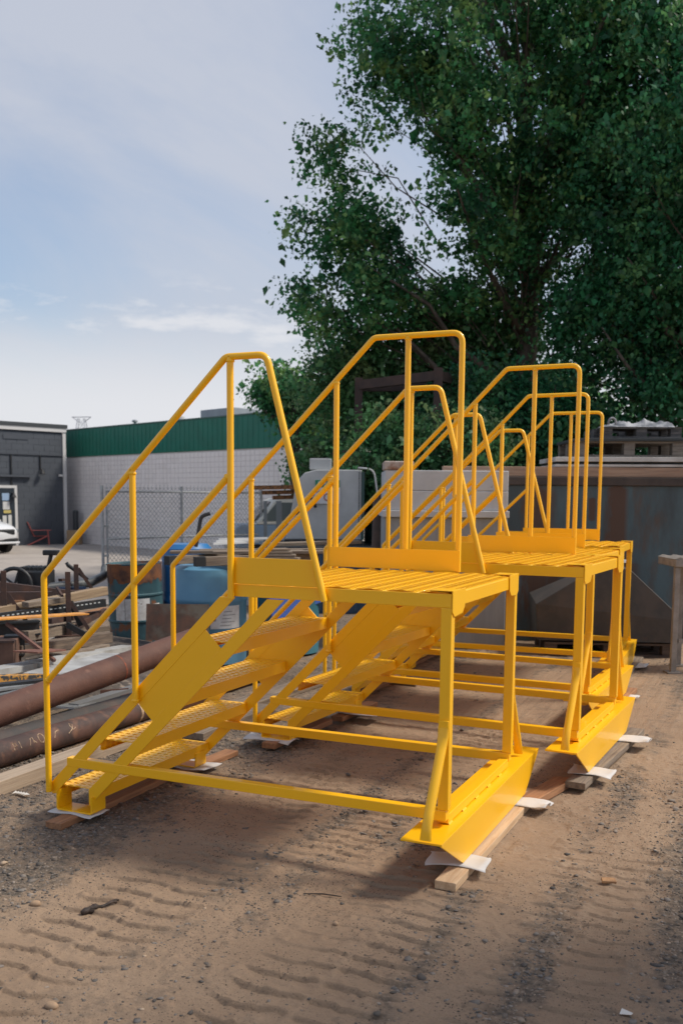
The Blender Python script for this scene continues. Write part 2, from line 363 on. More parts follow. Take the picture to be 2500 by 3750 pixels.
# grit: crumbs of a few millimetres, one mass with the gravel look
OV = np.array([(1, 0, 0), (0, 1, 0), (-1, 0, 0), (0, -1, 0), (0, 0, .8), (0, 0, -.5)], float); OF = np.array([(0, 1, 4), (1, 2, 4), (2, 3, 4), (3, 0, 4)])
cx = np.concatenate([rng.uniform(-1.6, 2.9, 120000), rng.uniform(-3, 4, 30000)]); cy = np.concatenate([rng.uniform(-1.7, 2.4, 120000), rng.uniform(2.4, 7.5, 30000)])
cl = np.clip((fbm(cx*4, cy*4, 3, 77)-.38)*4, 0.05, 1); keep = rng.uniform(0, 1, len(cx)) < np.clip(cl*(.38 + .6*gravel_field(cx, cy)), 0, 1); cx, cy = cx[keep], cy[keep]
sz = np.clip(np.exp(rng.normal(math.log(.0028), .35, len(cx))), .0015, .006); k = len(cx)
v = OV[None]*rng.uniform(.6, 1.4, (k, 6, 1))*sz[:, None, None]; a = rng.uniform(0, 6.28, k); c, s_ = np.cos(a)[:, None], np.sin(a)[:, None]
co = np.stack([v[..., 0]*c - v[..., 1]*s_ + cx[:, None], v[..., 0]*s_ + v[..., 1]*c + cy[:, None], v[..., 2] + ground_h(cx, cy)[:, None]], -1).reshape(-1, 3)
me = bpy.data.meshes.new('grit'); np_mesh(me, co, (OF[None] + (np.arange(k)*6)[:, None, None]).reshape(-1, 3))
me.materials.append(mat('grit_crumbs', (.20, .138, .092), rough=.95, alt=(.08, .066, .054), scale=6, lo=.4, hi=.6, island=.5)); tag(link(bpy.data.objects.new('grit', me)), 'fine brown crumbs of dirt and grit strewn over the yard', 'grit', kind='stuff')
print('grit', k)
BIGST = mat('tan_stone', (.38, .25, .15), rough=.8, alt=(.28, .19, .12), scale=20)
def rock(x, y, s_, label, sq=(1, .7, .6), m=None, rz=0):
    v, f = icos(2); v = v*(1 + .25*(fbm(v[:, 0]*1.3+x*9, v[:, 1]*1.3+v[:, 2]*2+y*7, 2, 5)-.5)[:, None])*np.array(sq)*s_
    me = bpy.data.meshes.new('rock'); me.from_pydata([tuple(q) for q in v], [], [tuple(int(i) for i in q) for q in f]); me.materials.append(m or BIGST)
    me.polygons.foreach_set('use_smooth', [True]*len(me.polygons)); o = link(bpy.data.objects.new('rock', me)); o.location = (x, y, gh(x, y) + s_*sq[2]*.45); o.rotation_euler = (0, 0, rz)
    return tag(o, label, 'rock')
rock(*(-0.170, -0.957), .024, 'rounded tan stone lying left of the dark twisted strip of rubber', (1, .7, .62), rz=.6)
rock(*(1.067, -0.615), .013, 'small round tan pebble on smooth dirt in the middle foreground', (1, .8, .75))
rock(*(0.462, -1.602), .026, 'largest flat tan stone among gravel in the bottom left corner', (1, .75, .5))
DARKB = mat('dark_bark', (.055, .035, .025), rough=.7, alt=(.02, .014, .012), scale=25, bump=.4, bscale=90)
# twisted dark strip on the dirt
b = MB(); c0 = Vector((*(0.104, -0.899), 0)); pts = []
for i in range(15):
    s_ = i/14; q = Vector((*(0.065, -0.947), 0)).lerp(Vector((*(0.125, -0.806), 0)), s_); q.z = gh(q.x, q.y) + .010 + .004*math.sin(s_*9); q.y += .010*math.sin(s_*8); pts.append(q - c0)
b.tube(pts, [.006+.011*math.sin(math.pi*min(1, (i+1)/9))*(1 if i < 9 else .55) + .003*math.sin(i*2.3) for i in range(15)], 7)
pts2 = [q + Vector((.0, -.018*math.sin(i/14*5), .002)) for i, q in enumerate(pts)]
b.tube(pts2, [.005]*15, 6)
b.build('rubber_strip', DARKB, smooth=True, loc=c0); tag(bpy.data.objects['rubber_strip'], 'dark twisted strip of rubber lying on the dirt in the foreground', 'strip')
b = MB(); c0 = Vector((*(0.892, -0.366), 0)); q0, q1 = Vector((*(0.809, -0.385), .008)), Vector((*(0.975, -0.350), .008)); q0.z += gh(q0.x, q0.y); q1.z += gh(q1.x, q1.y)
mid = (q0+q1)/2 + Vector((0, .006, .003)); b.tube([q0-c0, mid-c0, q1-c0], [.002, .0035, .002], 6)
tag(b.build('twig', DARKB, loc=c0), 'thin dark twig lying across the dirt below the front stair', 'twig')
b = MB(); b.prism([(-.035, -.02), (.03, -.024), (.036, .016), (.006, .024), (-.028, .02)], 'z', 0, .012)
o = tag(b.build('wood_chip', mat('chip', (.40, .22, .10), rough=.8, alt=(.28, .15, .07), scale=30), bevel=.002), 'flat orange brown wood chip on the gravel at right', 'wood chip'); o.location = Vector((*(1.993, 0.325), 0)); o.location.z = gh(*o.location[:2]) + .004; o.rotation_euler = (.06, .05, .5)
PAPER = mat('scrap_paper', (.62, .58, .52), rough=.8)
b = MB(); b.add([(-.02, -.012, 0), (.018, -.014, .006), (.022, .012, .001), (-.016, .016, .008)], [(0, 1, 2, 3)]); o = tag(b.build('paper_scrap', PAPER), 'small white paper scrap on dark gravel at the bottom right', 'scrap'); o.location = Vector((*(2.236, -0.834), .006)); o.location.z += gh(*o.location[:2])
b = MB()
for i in range(5): a_ = i*1.1; b.add([(.02*i-.04, -.01+.006*math.sin(a_), .004), (.02*i-.015, -.012, .012), (.02*i-.012, .014, .006), (.02*i-.038, .016, .015)], [(0, 1, 2, 3)])
o = tag(b.build('rag_scrap', PAPER), 'crumpled pale shreds beside the long beam near the stair foot', 'scrap'); o.location = Vector((*(-1.296, 0.197), .006)); o.location.z += gh(*o.location[:2])

# ------------------------------------------------------------------ the yellow crossover stairs
ZO = .012; W = 1.205
def louvre_sheet(x0, x1, y0, y1, z, rows, pitch, crown=0.0, lip=.0075):
    """perforated grip sheet: arched louvres that open towards -Y, real holes under the arches"""
    b = MB(); rw = (x1-x0)/rows; xs = []; hx = []
    for r_ in range(rows):
        a = x0 + r_*rw
        for f, k in ((.08, 0), (.2, .62), (.37, .93), (.5, 1), (.63, .93), (.8, .62), (.92, 0)): xs.append(a + f*rw); hx.append(k)
    xs = [x0] + xs + [x1]; hx = [0] + hx + [0]
    ncol = int((y1-y0)/pitch); p_ = (y1-y0)/ncol; ys = []; hy = []; mouth = []
    for c in range(ncol):
        for f, k, mo in ((.06, 0, 1), (.13, 1, 0), (.34, .9, 0), (.60, .35, 0), (.78, 0, 0)): ys.append(y0 + (c+f)*p_); hy.append(k); mouth.append(mo)
    ys = [y0] + ys + [y1]; hy = [0] + hy + [0]; mouth = [0] + mouth + [0]
    nxx = len(xs); vs = []
    for j, yv in enumerate(ys):
        for i, xv in enumerate(xs):
            zz = z + lip*hx[i]*hy[j] + crown*math.sin(math.pi*(xv-x0)/(x1-x0)); vs.append((xv, yv, zz))
    fs = []
    for j in range(len(ys)-1):
        for i in range(nxx-1):
            if mouth[j] and (hx[i] > .1 or hx[i+1] > .1): continue
            a = j*nxx+i; fs.append((a, a+1, a+nxx+1, a+nxx))
    b.add(vs, fs); return b, vs, nxx, len(ys)
def make_stair():
    root = thing('crossover_stair', 'nearest yellow steel crossover stair, standing in front of the other three', 'stair platform', group='yellow crossover stairs standing in a row')
    def P(name, b, **k): return b.build(name, YEL, root, **k)
    z = lambda v: v + ZO
    for y0, y1 in ((.022, .032), (1.173, 1.183)):                      # stringer bars and gusset of each side
        P('stringer_bar', MB().prism([(-.905, z(.170)), (-.905, z(.105)), (-.885, z(.105)), (.235, z(1.225)), (.15, z(1.225))], 'y', y0, y1), bevel=.0015)
        P('stringer_bar', MB().prism([(-.66, z(.155)), (-.66, z(.064)), (.501, z(1.225)), (.41, z(1.225))], 'y', y0, y1), bevel=.0015)
        P('gusset_plate', MB().prism([(-.337, z(.653)), (-.2495, z(.5655)), (.1545, z(.9695)), (.067, z(1.057))], 'y', y0+.0015, y1-.0015), bevel=.001)
    for k in range(4):                                                # treads
        xf = -.63+.275*k; zt = z(.158+.281*k); x0 = xf-.232
        b, vs, nxx, nyy = louvre_sheet(x0, xf, .034, 1.171, zt, 5, .047, lip=.0034)
        o = len(b.v); h = .062
        for xx, s_ in ((x0, -1), (xf, 1)):                             # bent down flanges, front and back
            b.add([(xx, .034, zt), (xx, 1.171, zt), (xx, 1.171, zt-h), (xx, .034, zt-h), (xx-s_*.02, 1.171, zt-h), (xx-s_*.02, .034, zt-h)], [(0, 1, 2, 3), (3, 2, 4, 5)])
        t_ = b.build('tread', YEL, root, fix=False)
        sd = t_.modifiers.new('thickness', 'SOLIDIFY'); sd.thickness = .0025; sd.offset = -1
    for i in range(7):                                                # deck planks
        w_ = 1.088/7; x0 = .228 + i*w_
        b, vs, nxx, nyy = louvre_sheet(x0+.002, x0+w_-.002, .03, 1.177, z(1.291), 3, .034, crown=.009, lip=.0030)
        b.add([(x0+.002, .03, z(1.291)), (x0+.002, 1.177, z(1.291)), (x0+.002, 1.177, z(1.25)), (x0+.002, .03, z(1.25))], [(0, 1, 2, 3)])
        b.add([(x0+w_-.002, .03, z(1.291)), (x0+w_-.002, 1.177, z(1.291)), (x0+w_-.002, 1.177, z(1.25)), (x0+w_-.002, .03, z(1.25))], [(3, 2, 1, 0)])
        t_ = b.build('deck_plank', YEL, root, smooth='auto', fix=False)
        sd = t_.modifiers.new('thickness', 'SOLIDIFY'); sd.thickness = .0022; sd.offset = -1
    b = MB(); q = [(.222, .0195, 1.325, 1.1855), (.230, .0275, 1.317, 1.1775)]
    vs = []
    for zz in (1.231, 1.292):
        for x0, y0, x1, y1 in q: vs += [(x0, y0, z(zz)), (x1, y0, z(zz)), (x1, y1, z(zz)), (x0, y1, z(zz))]
    fs = []
    for i in range(4):
        j = (i+1) % 4
        fs += [(i, j, j+8, i+8), (4+j, 4+i, 12+i, 12+j), (8+i, 8+j, 12+j, 12+i), (j, i, 4+i, 4+j)]
    P('platform_frame', b.add(vs, fs), bevel=.002)
    for sgn, yc in ((1, .0175), (-1, 1.1875)):                         # corner caps
        b = MB(); y1 = yc + sgn*.188; ya, yb = min(yc, y1), max(yc, y1); yl = (yc, yc+sgn*.008) if sgn > 0 else (yc-.008, yc)
        prof = [(yc, z(1.307)), (y1, z(1.307)), (yc+sgn*.182, z(1.225)), (yc+sgn*.15, z(1.197)), (yc+sgn*.03, z(1.190)), (yc, z(1.213))]
        b.prism(prof, 'x', 1.3275, 1.3325); b.box(1.225, 1.3275, min(yc, yc+sgn*.12), max(yc, yc+sgn*.12), z(1.3035), z(1.307))
        P('corner_cap', b, bevel=.001)
    P('toe_board', MB().prism([(.212, z(1.294)), (.690, z(1.294)), (.655, z(1.42)), (.212, z(1.42))], 'y', .012, .0195), bevel=.001)
    P('toe_board', MB().box(.204, .998, 1.180, 1.188, z(1.305), z(1.42)), bevel=.001)
    r = .0165
    def collar(x, y, zz, dx, dz):
        c = Vector((x, y, z(zz))); d = Vector((dx, 0, dz)).normalized()*.006; P('weld_bead', MB().tube([c-d*1.3, c-d*.5, c+d*.5, c+d*1.3], [.0165, .0205, .0205, .0168], 12, caps=False), smooth=True)
    def tube(name, pts, rad=.03, **k):
        P(name, MB().tube(fillet([Vector((x, y, z(zz))) for x, y, zz in pts], rad), r, 14), smooth='auto')
    tube('handrail', [(-.906, 0, .12), (-.906, 0, 1.286), (.205, 0, 2.361), (.42, 0, 2.361), (.721, 0, 1.232)], (.035, .05, .055))
    tube('rail_post', [(-.335, 0, .662), (-.335, 0, 1.839)]); tube('rail_post', [(.227, 0, 1.222), (.227, 0, 2.361)])
    tube('mid_rail', [(-.906, 0, .718), (.227, 0, 1.814)])
    tube('handrail', [(-.906, W, .12), (-.906, W, 1.268), (.461, W, 2.61), (.981, W, 2.61), (.981, W, 1.30)], (.035, .05, .06))
    tube('rail_post', [(-.335, W, .662), (-.335, W, 1.829)]); tube('rail_post', [(.23, W, 1.222), (.23, W, 2.384)]); tube('rail_post', [(.667, W, 1.30), (.667, W, 2.61)])
    tube('mid_rail', [(-.906, W, .718), (.23, W, 1.823)])
    for yy, zt_ in ((0, (1.839, 2.361)), (W, (1.829, 2.384))):
        collar(-.335, yy, zt_[0]-.020, 0, 1); collar(.228, yy, zt_[1]-.020, 0, 1); collar(-.893, yy, .731, 1, .97); collar(.212, yy, 1.800, 1, .97); collar(-.335, yy, .672, 0, 1)
    collar(.667, W, 2.592, 0, 1)
    for y0, sg in ((.019, 1), (1.1355, -1)):
        P('leg', MB().box(1.2775, 1.3275, y0, y0+.05, z(.316), z(1.2305)), bevel=.004)
        b = MB().box(-.800, 1.318, y0+.001, y0+.049, z(.266), z(.3155)); P('tie_bar', b, bevel=.004)
        yo = y0 if sg > 0 else y0+.05; d = -sg                         # brace: pipe with flattened ends
        ctr = [(1.3025, yo + d*.006, .700), (1.3025, yo + d*.010, .655), (1.3025, yo + d*.035, .60), (1.3025, yo + d*.10, .49), (1.3025, yo + d*.185, .355), (1.3025, yo + d*.212, .30), (1.3025, yo + d*.222, .262), (1.3025, yo + d*.225, .248)]
        fl = [.27, .3, .85, 1, 1, .75, .3, .26]; wd = [1.12, 1.1, 1.03, 1, 1, 1.05, 1.15, 1.15]
        vs = []; nn = 14
        for i, c in enumerate(ctr):
            c0 = Vector((c[0], c[1], z(c[2]))); a_ = Vector(ctr[max(0, i-1)]); b_ = Vector(ctr[min(len(ctr)-1, i+1)]); dd = (b_-a_).normalized(); nrm = dd.cross(Vector((1, 0, 0))).normalized()
            for j in range(nn):
                t_ = 2*math.pi*j/nn; vs.append(c0 + Vector((1, 0, 0))*math.cos(t_)*.0225*wd[i] + nrm*math.sin(t_)*.0225*fl[i])
        fs = [(i*nn+j, i*nn+(j+1) % nn, (i+1)*nn+(j+1) % nn, (i+1)*nn+j) for i in range(len(ctr)-1) for j in range(nn)] + [tuple(range(nn)), tuple((len(ctr)-1)*nn+j for j in range(nn))]
        P('leg_brace', MB().add(vs, fs), smooth='auto')
        P('brace_tab', MB().box(1.279, 1.326, *(sorted((yo, yo + d*.010))), z(.690), z(.728)), bevel=.003)
    P('cross_tube', MB().box(1.262, 1.315, .0705, 1.134, z(.2405), z(.285)), bevel=.004)
    for i in range(5): ya = .072 + i*.215; P('weld_bead', MB().prism([(1.315, z(.2355)), (1.320, z(.2355)), (1.315, z(.244))], 'y', ya, ya+.055))
    P('base_plate', MB().box(1.181, 1.370, -.189, 1.642, z(.225), z(.235)), bevel=.002)
    P('skirt_plate', MB().prism([(-.186, z(.2245)), (-.186, z(.222)), (.142, z(.041)), (1.327, z(.041)), (1.639, z(.222)), (1.639, z(.2245))], 'x', 1.360, 1.369), bevel=.0015)
    for ya in (-.02, 1.40):
        b = MB(); pr = [(1.20 + .075 + .07*math.cos(a_), z(.225) - .075*math.sin(a_)) for a_ in [math.pi*i/10 for i in range(11)]]; b.prism(pr, 'y', ya+.10, ya+.108); P('round_tab', b)
    BOLT = [(1.20, -.165), (1.20, -.10), (1.345, -.165), (1.345, -.06), (1.225, .25), (1.225, .95), (1.34, .6)]
    for ya in (-.004, 1.012):
        b = MB(); b.prism([(-.855, z(.135)), (-.855, z(.036)), (-.847, z(.028)), (-.630, z(.028)), (-.622, z(.036)), (-.622, z(.120)), (-.630, z(.120)), (-.630, z(.036)), (-.847, z(.036)), (-.847, z(.135))], 'y', ya, ya+.118)
        P('foot_bracket', b, bevel=.001)
    return root
stair = make_stair()
UNITS = [(0, 0, 0, 0)] + [(0.256, 1.778, 0.022, -2.479), (0.030, 3.408, -0.008, -2.172), (-0.055, 5.110, -0.017, 2.139)]
LBL = [None, 'second yellow steel crossover stair, directly behind the nearest one', 'third yellow steel crossover stair, between the second and the rearmost', 'rearmost yellow steel crossover stair, closest to the rusty stained container']
STAIRS = [stair]
for k in (1, 2, 3):
    s_ = copy_tree(stair); s_['label'] = LBL[k]; STAIRS.append(s_)
for s_, (dx, dy, dz, r_) in zip(STAIRS, UNITS): s_.location = (dx, dy, dz); s_.rotation_euler = (0, 0, R(r_))
def U(k, x, y, z=0.0):
    dx, dy, dz, r_ = UNITS[k]; a = R(r_); return Vector((x*math.cos(a) - y*math.sin(a) + dx, x*math.sin(a) + y*math.cos(a) + dy, z + dz))
def URZ(k): return R(UNITS[k][3])
# lumber under the stairs
def board(p, q, w, h, z0, m, label, cat='board', group=None, name='board', parts=None, warp=0.0, ends=0.0):
    p, q = Vector((p[0], p[1], 0)), Vector((q[0], q[1], 0)); L_ = (q-p).length; c = (p+q)/2; b = MB(); ns = 6
    vs = []
    for i in range(ns+1):
        y = -L_/2 + L_*i/ns; zz = warp*math.sin(math.pi*i/ns)
        for xx, zb in ((-w/2, 0), (w/2, 0), (w/2, h), (-w/2, h)): vs.append((xx, y + (ends*xx if i in (0, ns) else 0), zz + zb))
    fs = [(3, 2, 1, 0), tuple(ns*4+i for i in range(4))] + [(i*4+j, i*4+(j+1) % 4, (i+1)*4+(j+1) % 4, (i+1)*4+j) for i in range(ns) for j in range(4)]
    o = b.add(vs, fs).build(name, m, bevel=.003, loc=(c.x, c.y, z0)); o.rotation_euler = (0, 0, math.atan2(q.y-p.y, q.x-p.x) - math.pi/2)
    return tag(o, label, cat, group)
def foam(cx, cy, z0, w, d, label, rz=0.0, seed=1, lift=.02):
    b = MB(); n_ = 9; rr = random.Random(seed); ph = rr.uniform(0, 6); vs = []
    for j in range(n_):
        for i in range(n_):
            u, v = i/(n_-1)*2-1, j/(n_-1)*2-1; e = max(abs(u), abs(v))
            zz = .003*math.sin(5*u+ph) + (max(0, abs(u)-.45)**1.5)*lift*math.sin(2.6*v+ph) + max(0, e-.7)*lift*.4*math.sin(3*(u-v)+ph)
            vs.append((u*w/2 + .008*math.sin(4*v+ph), v*d/2 + .008*math.sin(3*u+ph), zz))
    fs = [(j*n_+i, j*n_+i+1, (j+1)*n_+i+1, (j+1)*n_+i) for j in range(n_-1) for i in range(n_-1)]
    o = b.add(vs, fs).build('foam_sheet', FOAM, smooth=True, loc=(cx, cy, z0), rz=rz); s2 = o.modifiers.new('thickness', 'SOLIDIFY'); s2.thickness = .0022; s2.offset = 0
    return tag(o, label, 'foam sheet', 'white foam sheets padding the stair feet')
GB = 'boards lying under the stairs'
board(U(0, -.735, -.175), U(0, -.735, .86), .10, .036, .000, WOODB, 'brown board under the near foot of the nearest stair', group=GB)
board(U(0, -.70, .80), U(0, -.66, 1.52), .10, .034, .002, WOODB, 'brown board under the far foot of the nearest stair', group=GB)
board(U(0, 1.352, -.075), U(0, 1.372, 1.50), .098, .040, -.001, WOODN, 'clean pale board under the base plate of the nearest stair', group=GB)
board(U(0, 1.395, 1.28), U(0, 1.50, 1.80), .11, .045, .0, WOODB, 'brown board with a split end, behind the pale board of the nearest stair', group=GB, ends=.5)
board(U(1, -.735, -.11), U(1, -.735, .75), .10, .040, .02, WOODB, 'orange brown board under the near foot of the second stair', group=GB)
board(U(1, -.70, .85), U(1, -.70, 1.5), .10, .036, .02, WOODB, 'brown board under the far foot of the second stair', group=GB)
board(U(1, 1.335, -.06), U(1, 1.40, 1.55), .12, .040, .02, WOODG, 'weathered board under the base plate of the second stair', group=GB)
board(U(2, 1.33, -.10), U(2, 1.36, 1.6), .12, .038, .005, WOODB, 'board under the base plate of the third stair', group=GB)
board(U(2, -.735, -.1), U(2, -.735, 1.4), .10, .036, .0, WOODB, 'board under the feet of the third stair', group=GB)
board(U(3, 1.33, -.10), U(3, 1.38, 1.7), .12, .038, -.002, WOODG, 'board under the base plate of the rearmost stair', group=GB)
board(U(3, -.735, -.1), U(3, -.735, 1.4), .10, .036, .0, WOODB, 'board under the feet of the rearmost stair', group=GB)
def F(k, x, y, z0, w, d, lab, seed, lift=.02, rz=0): p = U(k, x, y); foam(p.x, p.y, z0 + UNITS[k][2], w, d, lab, URZ(k) + rz, seed, lift)
F(0, -.735, .045, .0385, .28, .17, 'white foam sheet under the near foot of the nearest stair', 3, .01)
F(0, -.70, 1.075, .0385, .32, .20, 'white foam sheet under the far foot of the nearest stair', 5, .015)
F(0, 1.335, .19, .0485, .28, .17, 'white foam sheet under the near end of the front base plate', 8, .05, .12)
F(0, 1.425, 1.20, .047, .23, .17, 'white foam sheet sticking out under the far end of the front base plate', 11, .05)
F(1, -.78, .02, .040, .36, .16, 'curled white foam sheet under the near foot of the second stair', 4, .05)
F(1, -.62, 1.05, .040, .36, .2, 'white foam sheet under the far foot of the second stair', 6, .04)
F(1, 1.38, .20, .048, .26, .19, 'square white foam sheet under the near end of the second base plate', 14, .03)
F(1, 1.44, 1.16, .048, .25, .20, 'white foam sheet sticking out under the far end of the second base plate', 9, .05, .1)
F(2, -.60, 1.0, .044, .36, .2, 'curled white foam sheet under the far foot of the third stair', 21, .06)
F(2, 1.40, 1.2, .045, .18, .2, 'white foam sheet under the far end of the third base plate', 17, .03)
F(3, 1.42, 1.15, .044, .2, .3, 'white foam sheet under the base plate of the rearmost stair', 19, .03)
# ------------------------------------------------------------------ yard behind: long beam and pipes at left
board(*[(*(-1.451, 0.123),), (*(-1.442, 1.941),)], .13, .085, .0, mat('grey_beam_wood', (.46, .36, .26), rough=.8, alt=(.33, .25, .18), scale=3, lo=.35, hi=.65, stretch=(16, .8, 16), bump=.3, bscale=9), 'long pale beam on the ground beside the rusty pipes', name='beam', cat='beam')
def pipe(p, q, r, m, label, rings=(), rough=0.0):
    p, q = Vector(p), Vector(q); c = (p+q)/2; d = (q-p).normalized(); root = thing('steel_pipe', label, 'pipe', c, 0, 'rusty steel pipes lying side by side')
    pts = [p-c + (q-p)*i/14 for i in range(15)]; b = MB(); b.tube(pts, r, 28, caps=False); n0 = len(b.v); b.tube([v for v in pts], r*.93, 28, caps=False)
    for e in (0, 14): b.f += [(e*28+j, e*28+(j+1) % 28, n0+e*28+(j+1) % 28, n0+e*28+j) for j in range(28)]; b.m += [0]*28
    b.build('pipe_wall', m, root, smooth='auto')
    for s_, w_, mm, nm in rings:
        k = p-c + (q-p)*s_; MB().tube([k - d*w_/2, k + d*w_/2], r+.0015, 28, caps=False).build(nm, mm, root, smooth=True)
    return root, p-c, d
ORG = mat('orange_marking', (.36, .085, .035), rough=.8, alt=(.16, .06, .04), scale=30, lo=.4, hi=.6); CHALK = mat('pale_chalk', (.55, .40, .26), rough=.9, alt=(.30, .2, .13), scale=40)
def yd0(t): return Y(*t)
pr, p0, pd = pipe(yd0((-2.47, 6.30, 0.22)), yd0((-1.17, 8.15, 0.55)), .101, RUST, 'upper smooth brown pipe with a thin orange ring, lying on the timbers', [(.60, .010, ORG, 'orange_ring')])
LPM = mat('banded_rusty_steel', (.12, .06, .045), rough=.7, alt=(.055, .034, .03), scale=3.2, lo=.42, hi=.58, stretch=(1, 1, 1), alt2=(.17, .085, .055), scale2=9, lo2=.55, hi2=.7, bump=.15, bscale=50)
lr, l0, ld = pipe(Y(-2.72, 4.93, .086), Y(-.595, 9.5, .086), .086, LPM, 'front lower rusty pipe with pale chalk writing near the long beam', [(.54, .028, CHALK, 'chalk_ring')])
GPM = mat('grey_brown_pipe', (.085, .06, .05), rough=.75, alt=(.05, .045, .043), scale=4, lo=.4, hi=.6, bump=.15, bscale=50)
pipe(Y(-2.845, 5.09, .088), Y(-.72, 9.66, .088), .086, GPM, 'grey brown pipe lying behind the chalk marked pipe')
# chalk marks wrapped on the front pipe (the photograph's strokes)
def chalk(strokes, s0, ang0, sz, name='chalk_mark'):
    side = Vector((0, 0, 1)).cross(ld).normalized(); r = .0866
    if side.dot(Y(0, 0) - Y(0, 5)) < 0: side = -side
    for st in strokes:
        pts = []
        for x, y in st:
            a = ang0 + y*sz/r; pts.append(l0 + ld*(s0 + x*sz) + (side*math.cos(a) + Vector((0, 0, 1))*math.sin(a))*r)
        MB().tube(pts, .0032, 5).build(name, CHALK, lr)
ring = [(.5+.45*math.cos(t), .5+.6*math.sin(t)) for t in [i*.7 for i in range(10)]]
chalk([[(0, 0), (.1, 1), (.5, .9), (.5, .45), (.1, .5)]], 1.38, .25, .05); chalk([[(0, 0), (0, 1)]], 1.44, .25, .05)
chalk([[(0, 0), (.4, .9), (.8, 1), (.8, .2)], [(.8, .5), (1.2, .1)]], 1.52, .25, .05); chalk([ring], 1.605, .25, .055)
chalk([[(0, 0), (.5, .8), (1.2, .9)]], 1.75, .25, .05); chalk([[(0, 0), (.8, .4), (1.2, 1.0), (.9, 1.3), (.7, .9), (1.0, .3), (1.5, .5)]], 1.89, .25, .055)

# ------------------------------------------------------------------ scrap pile at the far left
def single(name, b, m, label, cat, group=None, loc=None, **k):
    c = Vector(loc) if loc is not None else Vector((0, 0, 0)); b.v = [tuple(Vector(v) - c) for v in b.v]
    return tag(b.build(name, m, loc=c, **k), label, cat, group)
def lumber(p, q, w, h, m, label, group='old timbers in the scrap pile', name='timber', cat='timber'):
    p, q = Vector(p), Vector(q); c = (p+q)/2; c.z = min(p.z, q.z) - h/2
    o = MB(); x, u = frame(q-p); L_ = (q-p).length; b = MB(); b.box(-w/2, w/2, -L_/2, L_/2, -h/2, h/2); o = b.build(name, m, bevel=.004)
    o.matrix_world = Matrix.Translation((p+q)/2) @ Matrix((x, (q-p).normalized(), u)).transposed().to_4x4()
    return tag(o, label, cat, group)
def beamp(p, q, w, h, m, name, label, cat, group=None, bevel=0): c = (Vector(p)+Vector(q))/2; b = MB().bar(Vector(p)-c, Vector(q)-c, w, h); o = b.build(name, m, bevel=bevel, loc=c); return tag(o, label, cat, group)
def yd(t): return Y(*t)
def stand(px, top, bot, b_, label, foot=True):
    t_ = yd((0, 0, 0)); p = Vector(yd(top)); q = Vector((p.x, p.y, yd(bot).z)); root = thing('stake_post', label, 'post', (q.x, q.y, q.z), YROT+.3, 'rusty square posts in the scrap pile')
    MB().box(-.024, .024, -.024, .024, 0, p.z-q.z).build('post_tube', RUSTD, root, bevel=.003)
    MB().bar((.022, 0, .30), (.20, 0, .01), .02, .035).build('post_brace', RUSTD, root)
    if foot: MB().box(-.13, .13, -.08, .08, -.02, 0).build('foot_plate', RUSTD, root)
    return root
stand(0, (-2.55, 9.20, 1.01), (-2.56, 9.20, 0.42), 9, 'rusty square post with a foot plate, left of the teal drum')
stand(0, (-2.74, 10.20, 1.01), (-2.74, 10.20, 0.67), 10, 'taller rusty post behind the tan timber, nearest the fence', False)
stand(0, (-3.08, 9.00, 1.03), (-3.09, 9.00, 0.53), 9, 'rusty post at the left edge beside the black pump', False)
lumber(yd((-3.20, 8.80, 0.65)), yd((-2.37, 9.90, 0.77)), .085, .085, mat('tan_timber', (.36, .26, .16), rough=.85, alt=(.24, .165, .10), scale=3, lo=.4, hi=.6, stretch=(14, .8, 14), bump=.3, bscale=9), 'long tan timber across the scrap pile, under the two rusty posts')
lumber(yd((-2.89, 9.00, 0.72)), yd((-2.64, 9.30, 0.74)), .11, .05, WOODG, 'short grey plank end lying on the long tan timber')
lumber(yd((-3.03, 9.20, 0.70)), yd((-3.10, 9.60, 0.66)), .09, .08, WOODB, 'short brown block beside the grey plank on the tan timber')
ch = thing('slotted_channel', 'black slotted steel channel running below the tan timber', 'channel', yd((-2.65, 9.00, 0.67))); p_, q_ = yd((-3.13, 8.60, 0.63)) - ch.location, yd((-2.33, 9.70, 0.67)) - ch.location
MB().bar(p_, q_, .042, .075).build('channel_web', BLACK, ch)
SLOT = mat('pale_slot', (.42, .44, .44), rough=.6); x_, u_ = frame(q_-p_)
fr = Vector((0, 0, 0)) - (Y(0, 5) - Y(0, 0)).normalized()
for i in range(24):
    s_ = .06 + i*.038; k = p_.lerp(q_, s_); e = (q_-p_).normalized(); k = k + x_*(.0225 if x_.dot(fr) > 0 else -.0225) + u_*.012; MB().bar(k-e*.013, k+e*.013, .003, .011).build('slot', SLOT, ch)
YP = mat('orange_yellow_paint', (.75, .33, .05), rough=.5, alt=(.5, .22, .05), scale=9)
c_ = yd((-2.58, 8.30, 0.70)); single('steel_flat', MB().bar(yd((-2.87, 8.00, 0.71)), yd((-2.27, 8.70, 0.68)), .14, .012), YP, 'thin orange yellow flat bar sticking out over the scrap timbers', 'flat bar', loc=c_)
beamp(yd((-3.40, 9.60, 0.84)), yd((-2.77, 9.90, 0.73)), .10, .09, RUSTD, 'square_tube', 'dark square tube lying behind the tan timber', 'tube', 'dark steel lengths in the scrap pile')
b = MB(); pts = fillet([yd((-3.17, 10.40, 0.74)), yd((-2.80, 11.00, 0.75)), yd((-2.71, 11.30, 0.81)), yd((-2.72, 11.40, 0.90))], .3, 6); c_ = pts[3]; b.tube(pts, .05, 10)
single('bent_pipe', b, mat('dark_grey_pipe', (.05, .055, .06), rough=.4, alt=(.16, .17, .17), scale=4, lo=.55, hi=.7), 'dark bent pipe curving up beside the teal drum', 'pipe', loc=c_, smooth='auto')
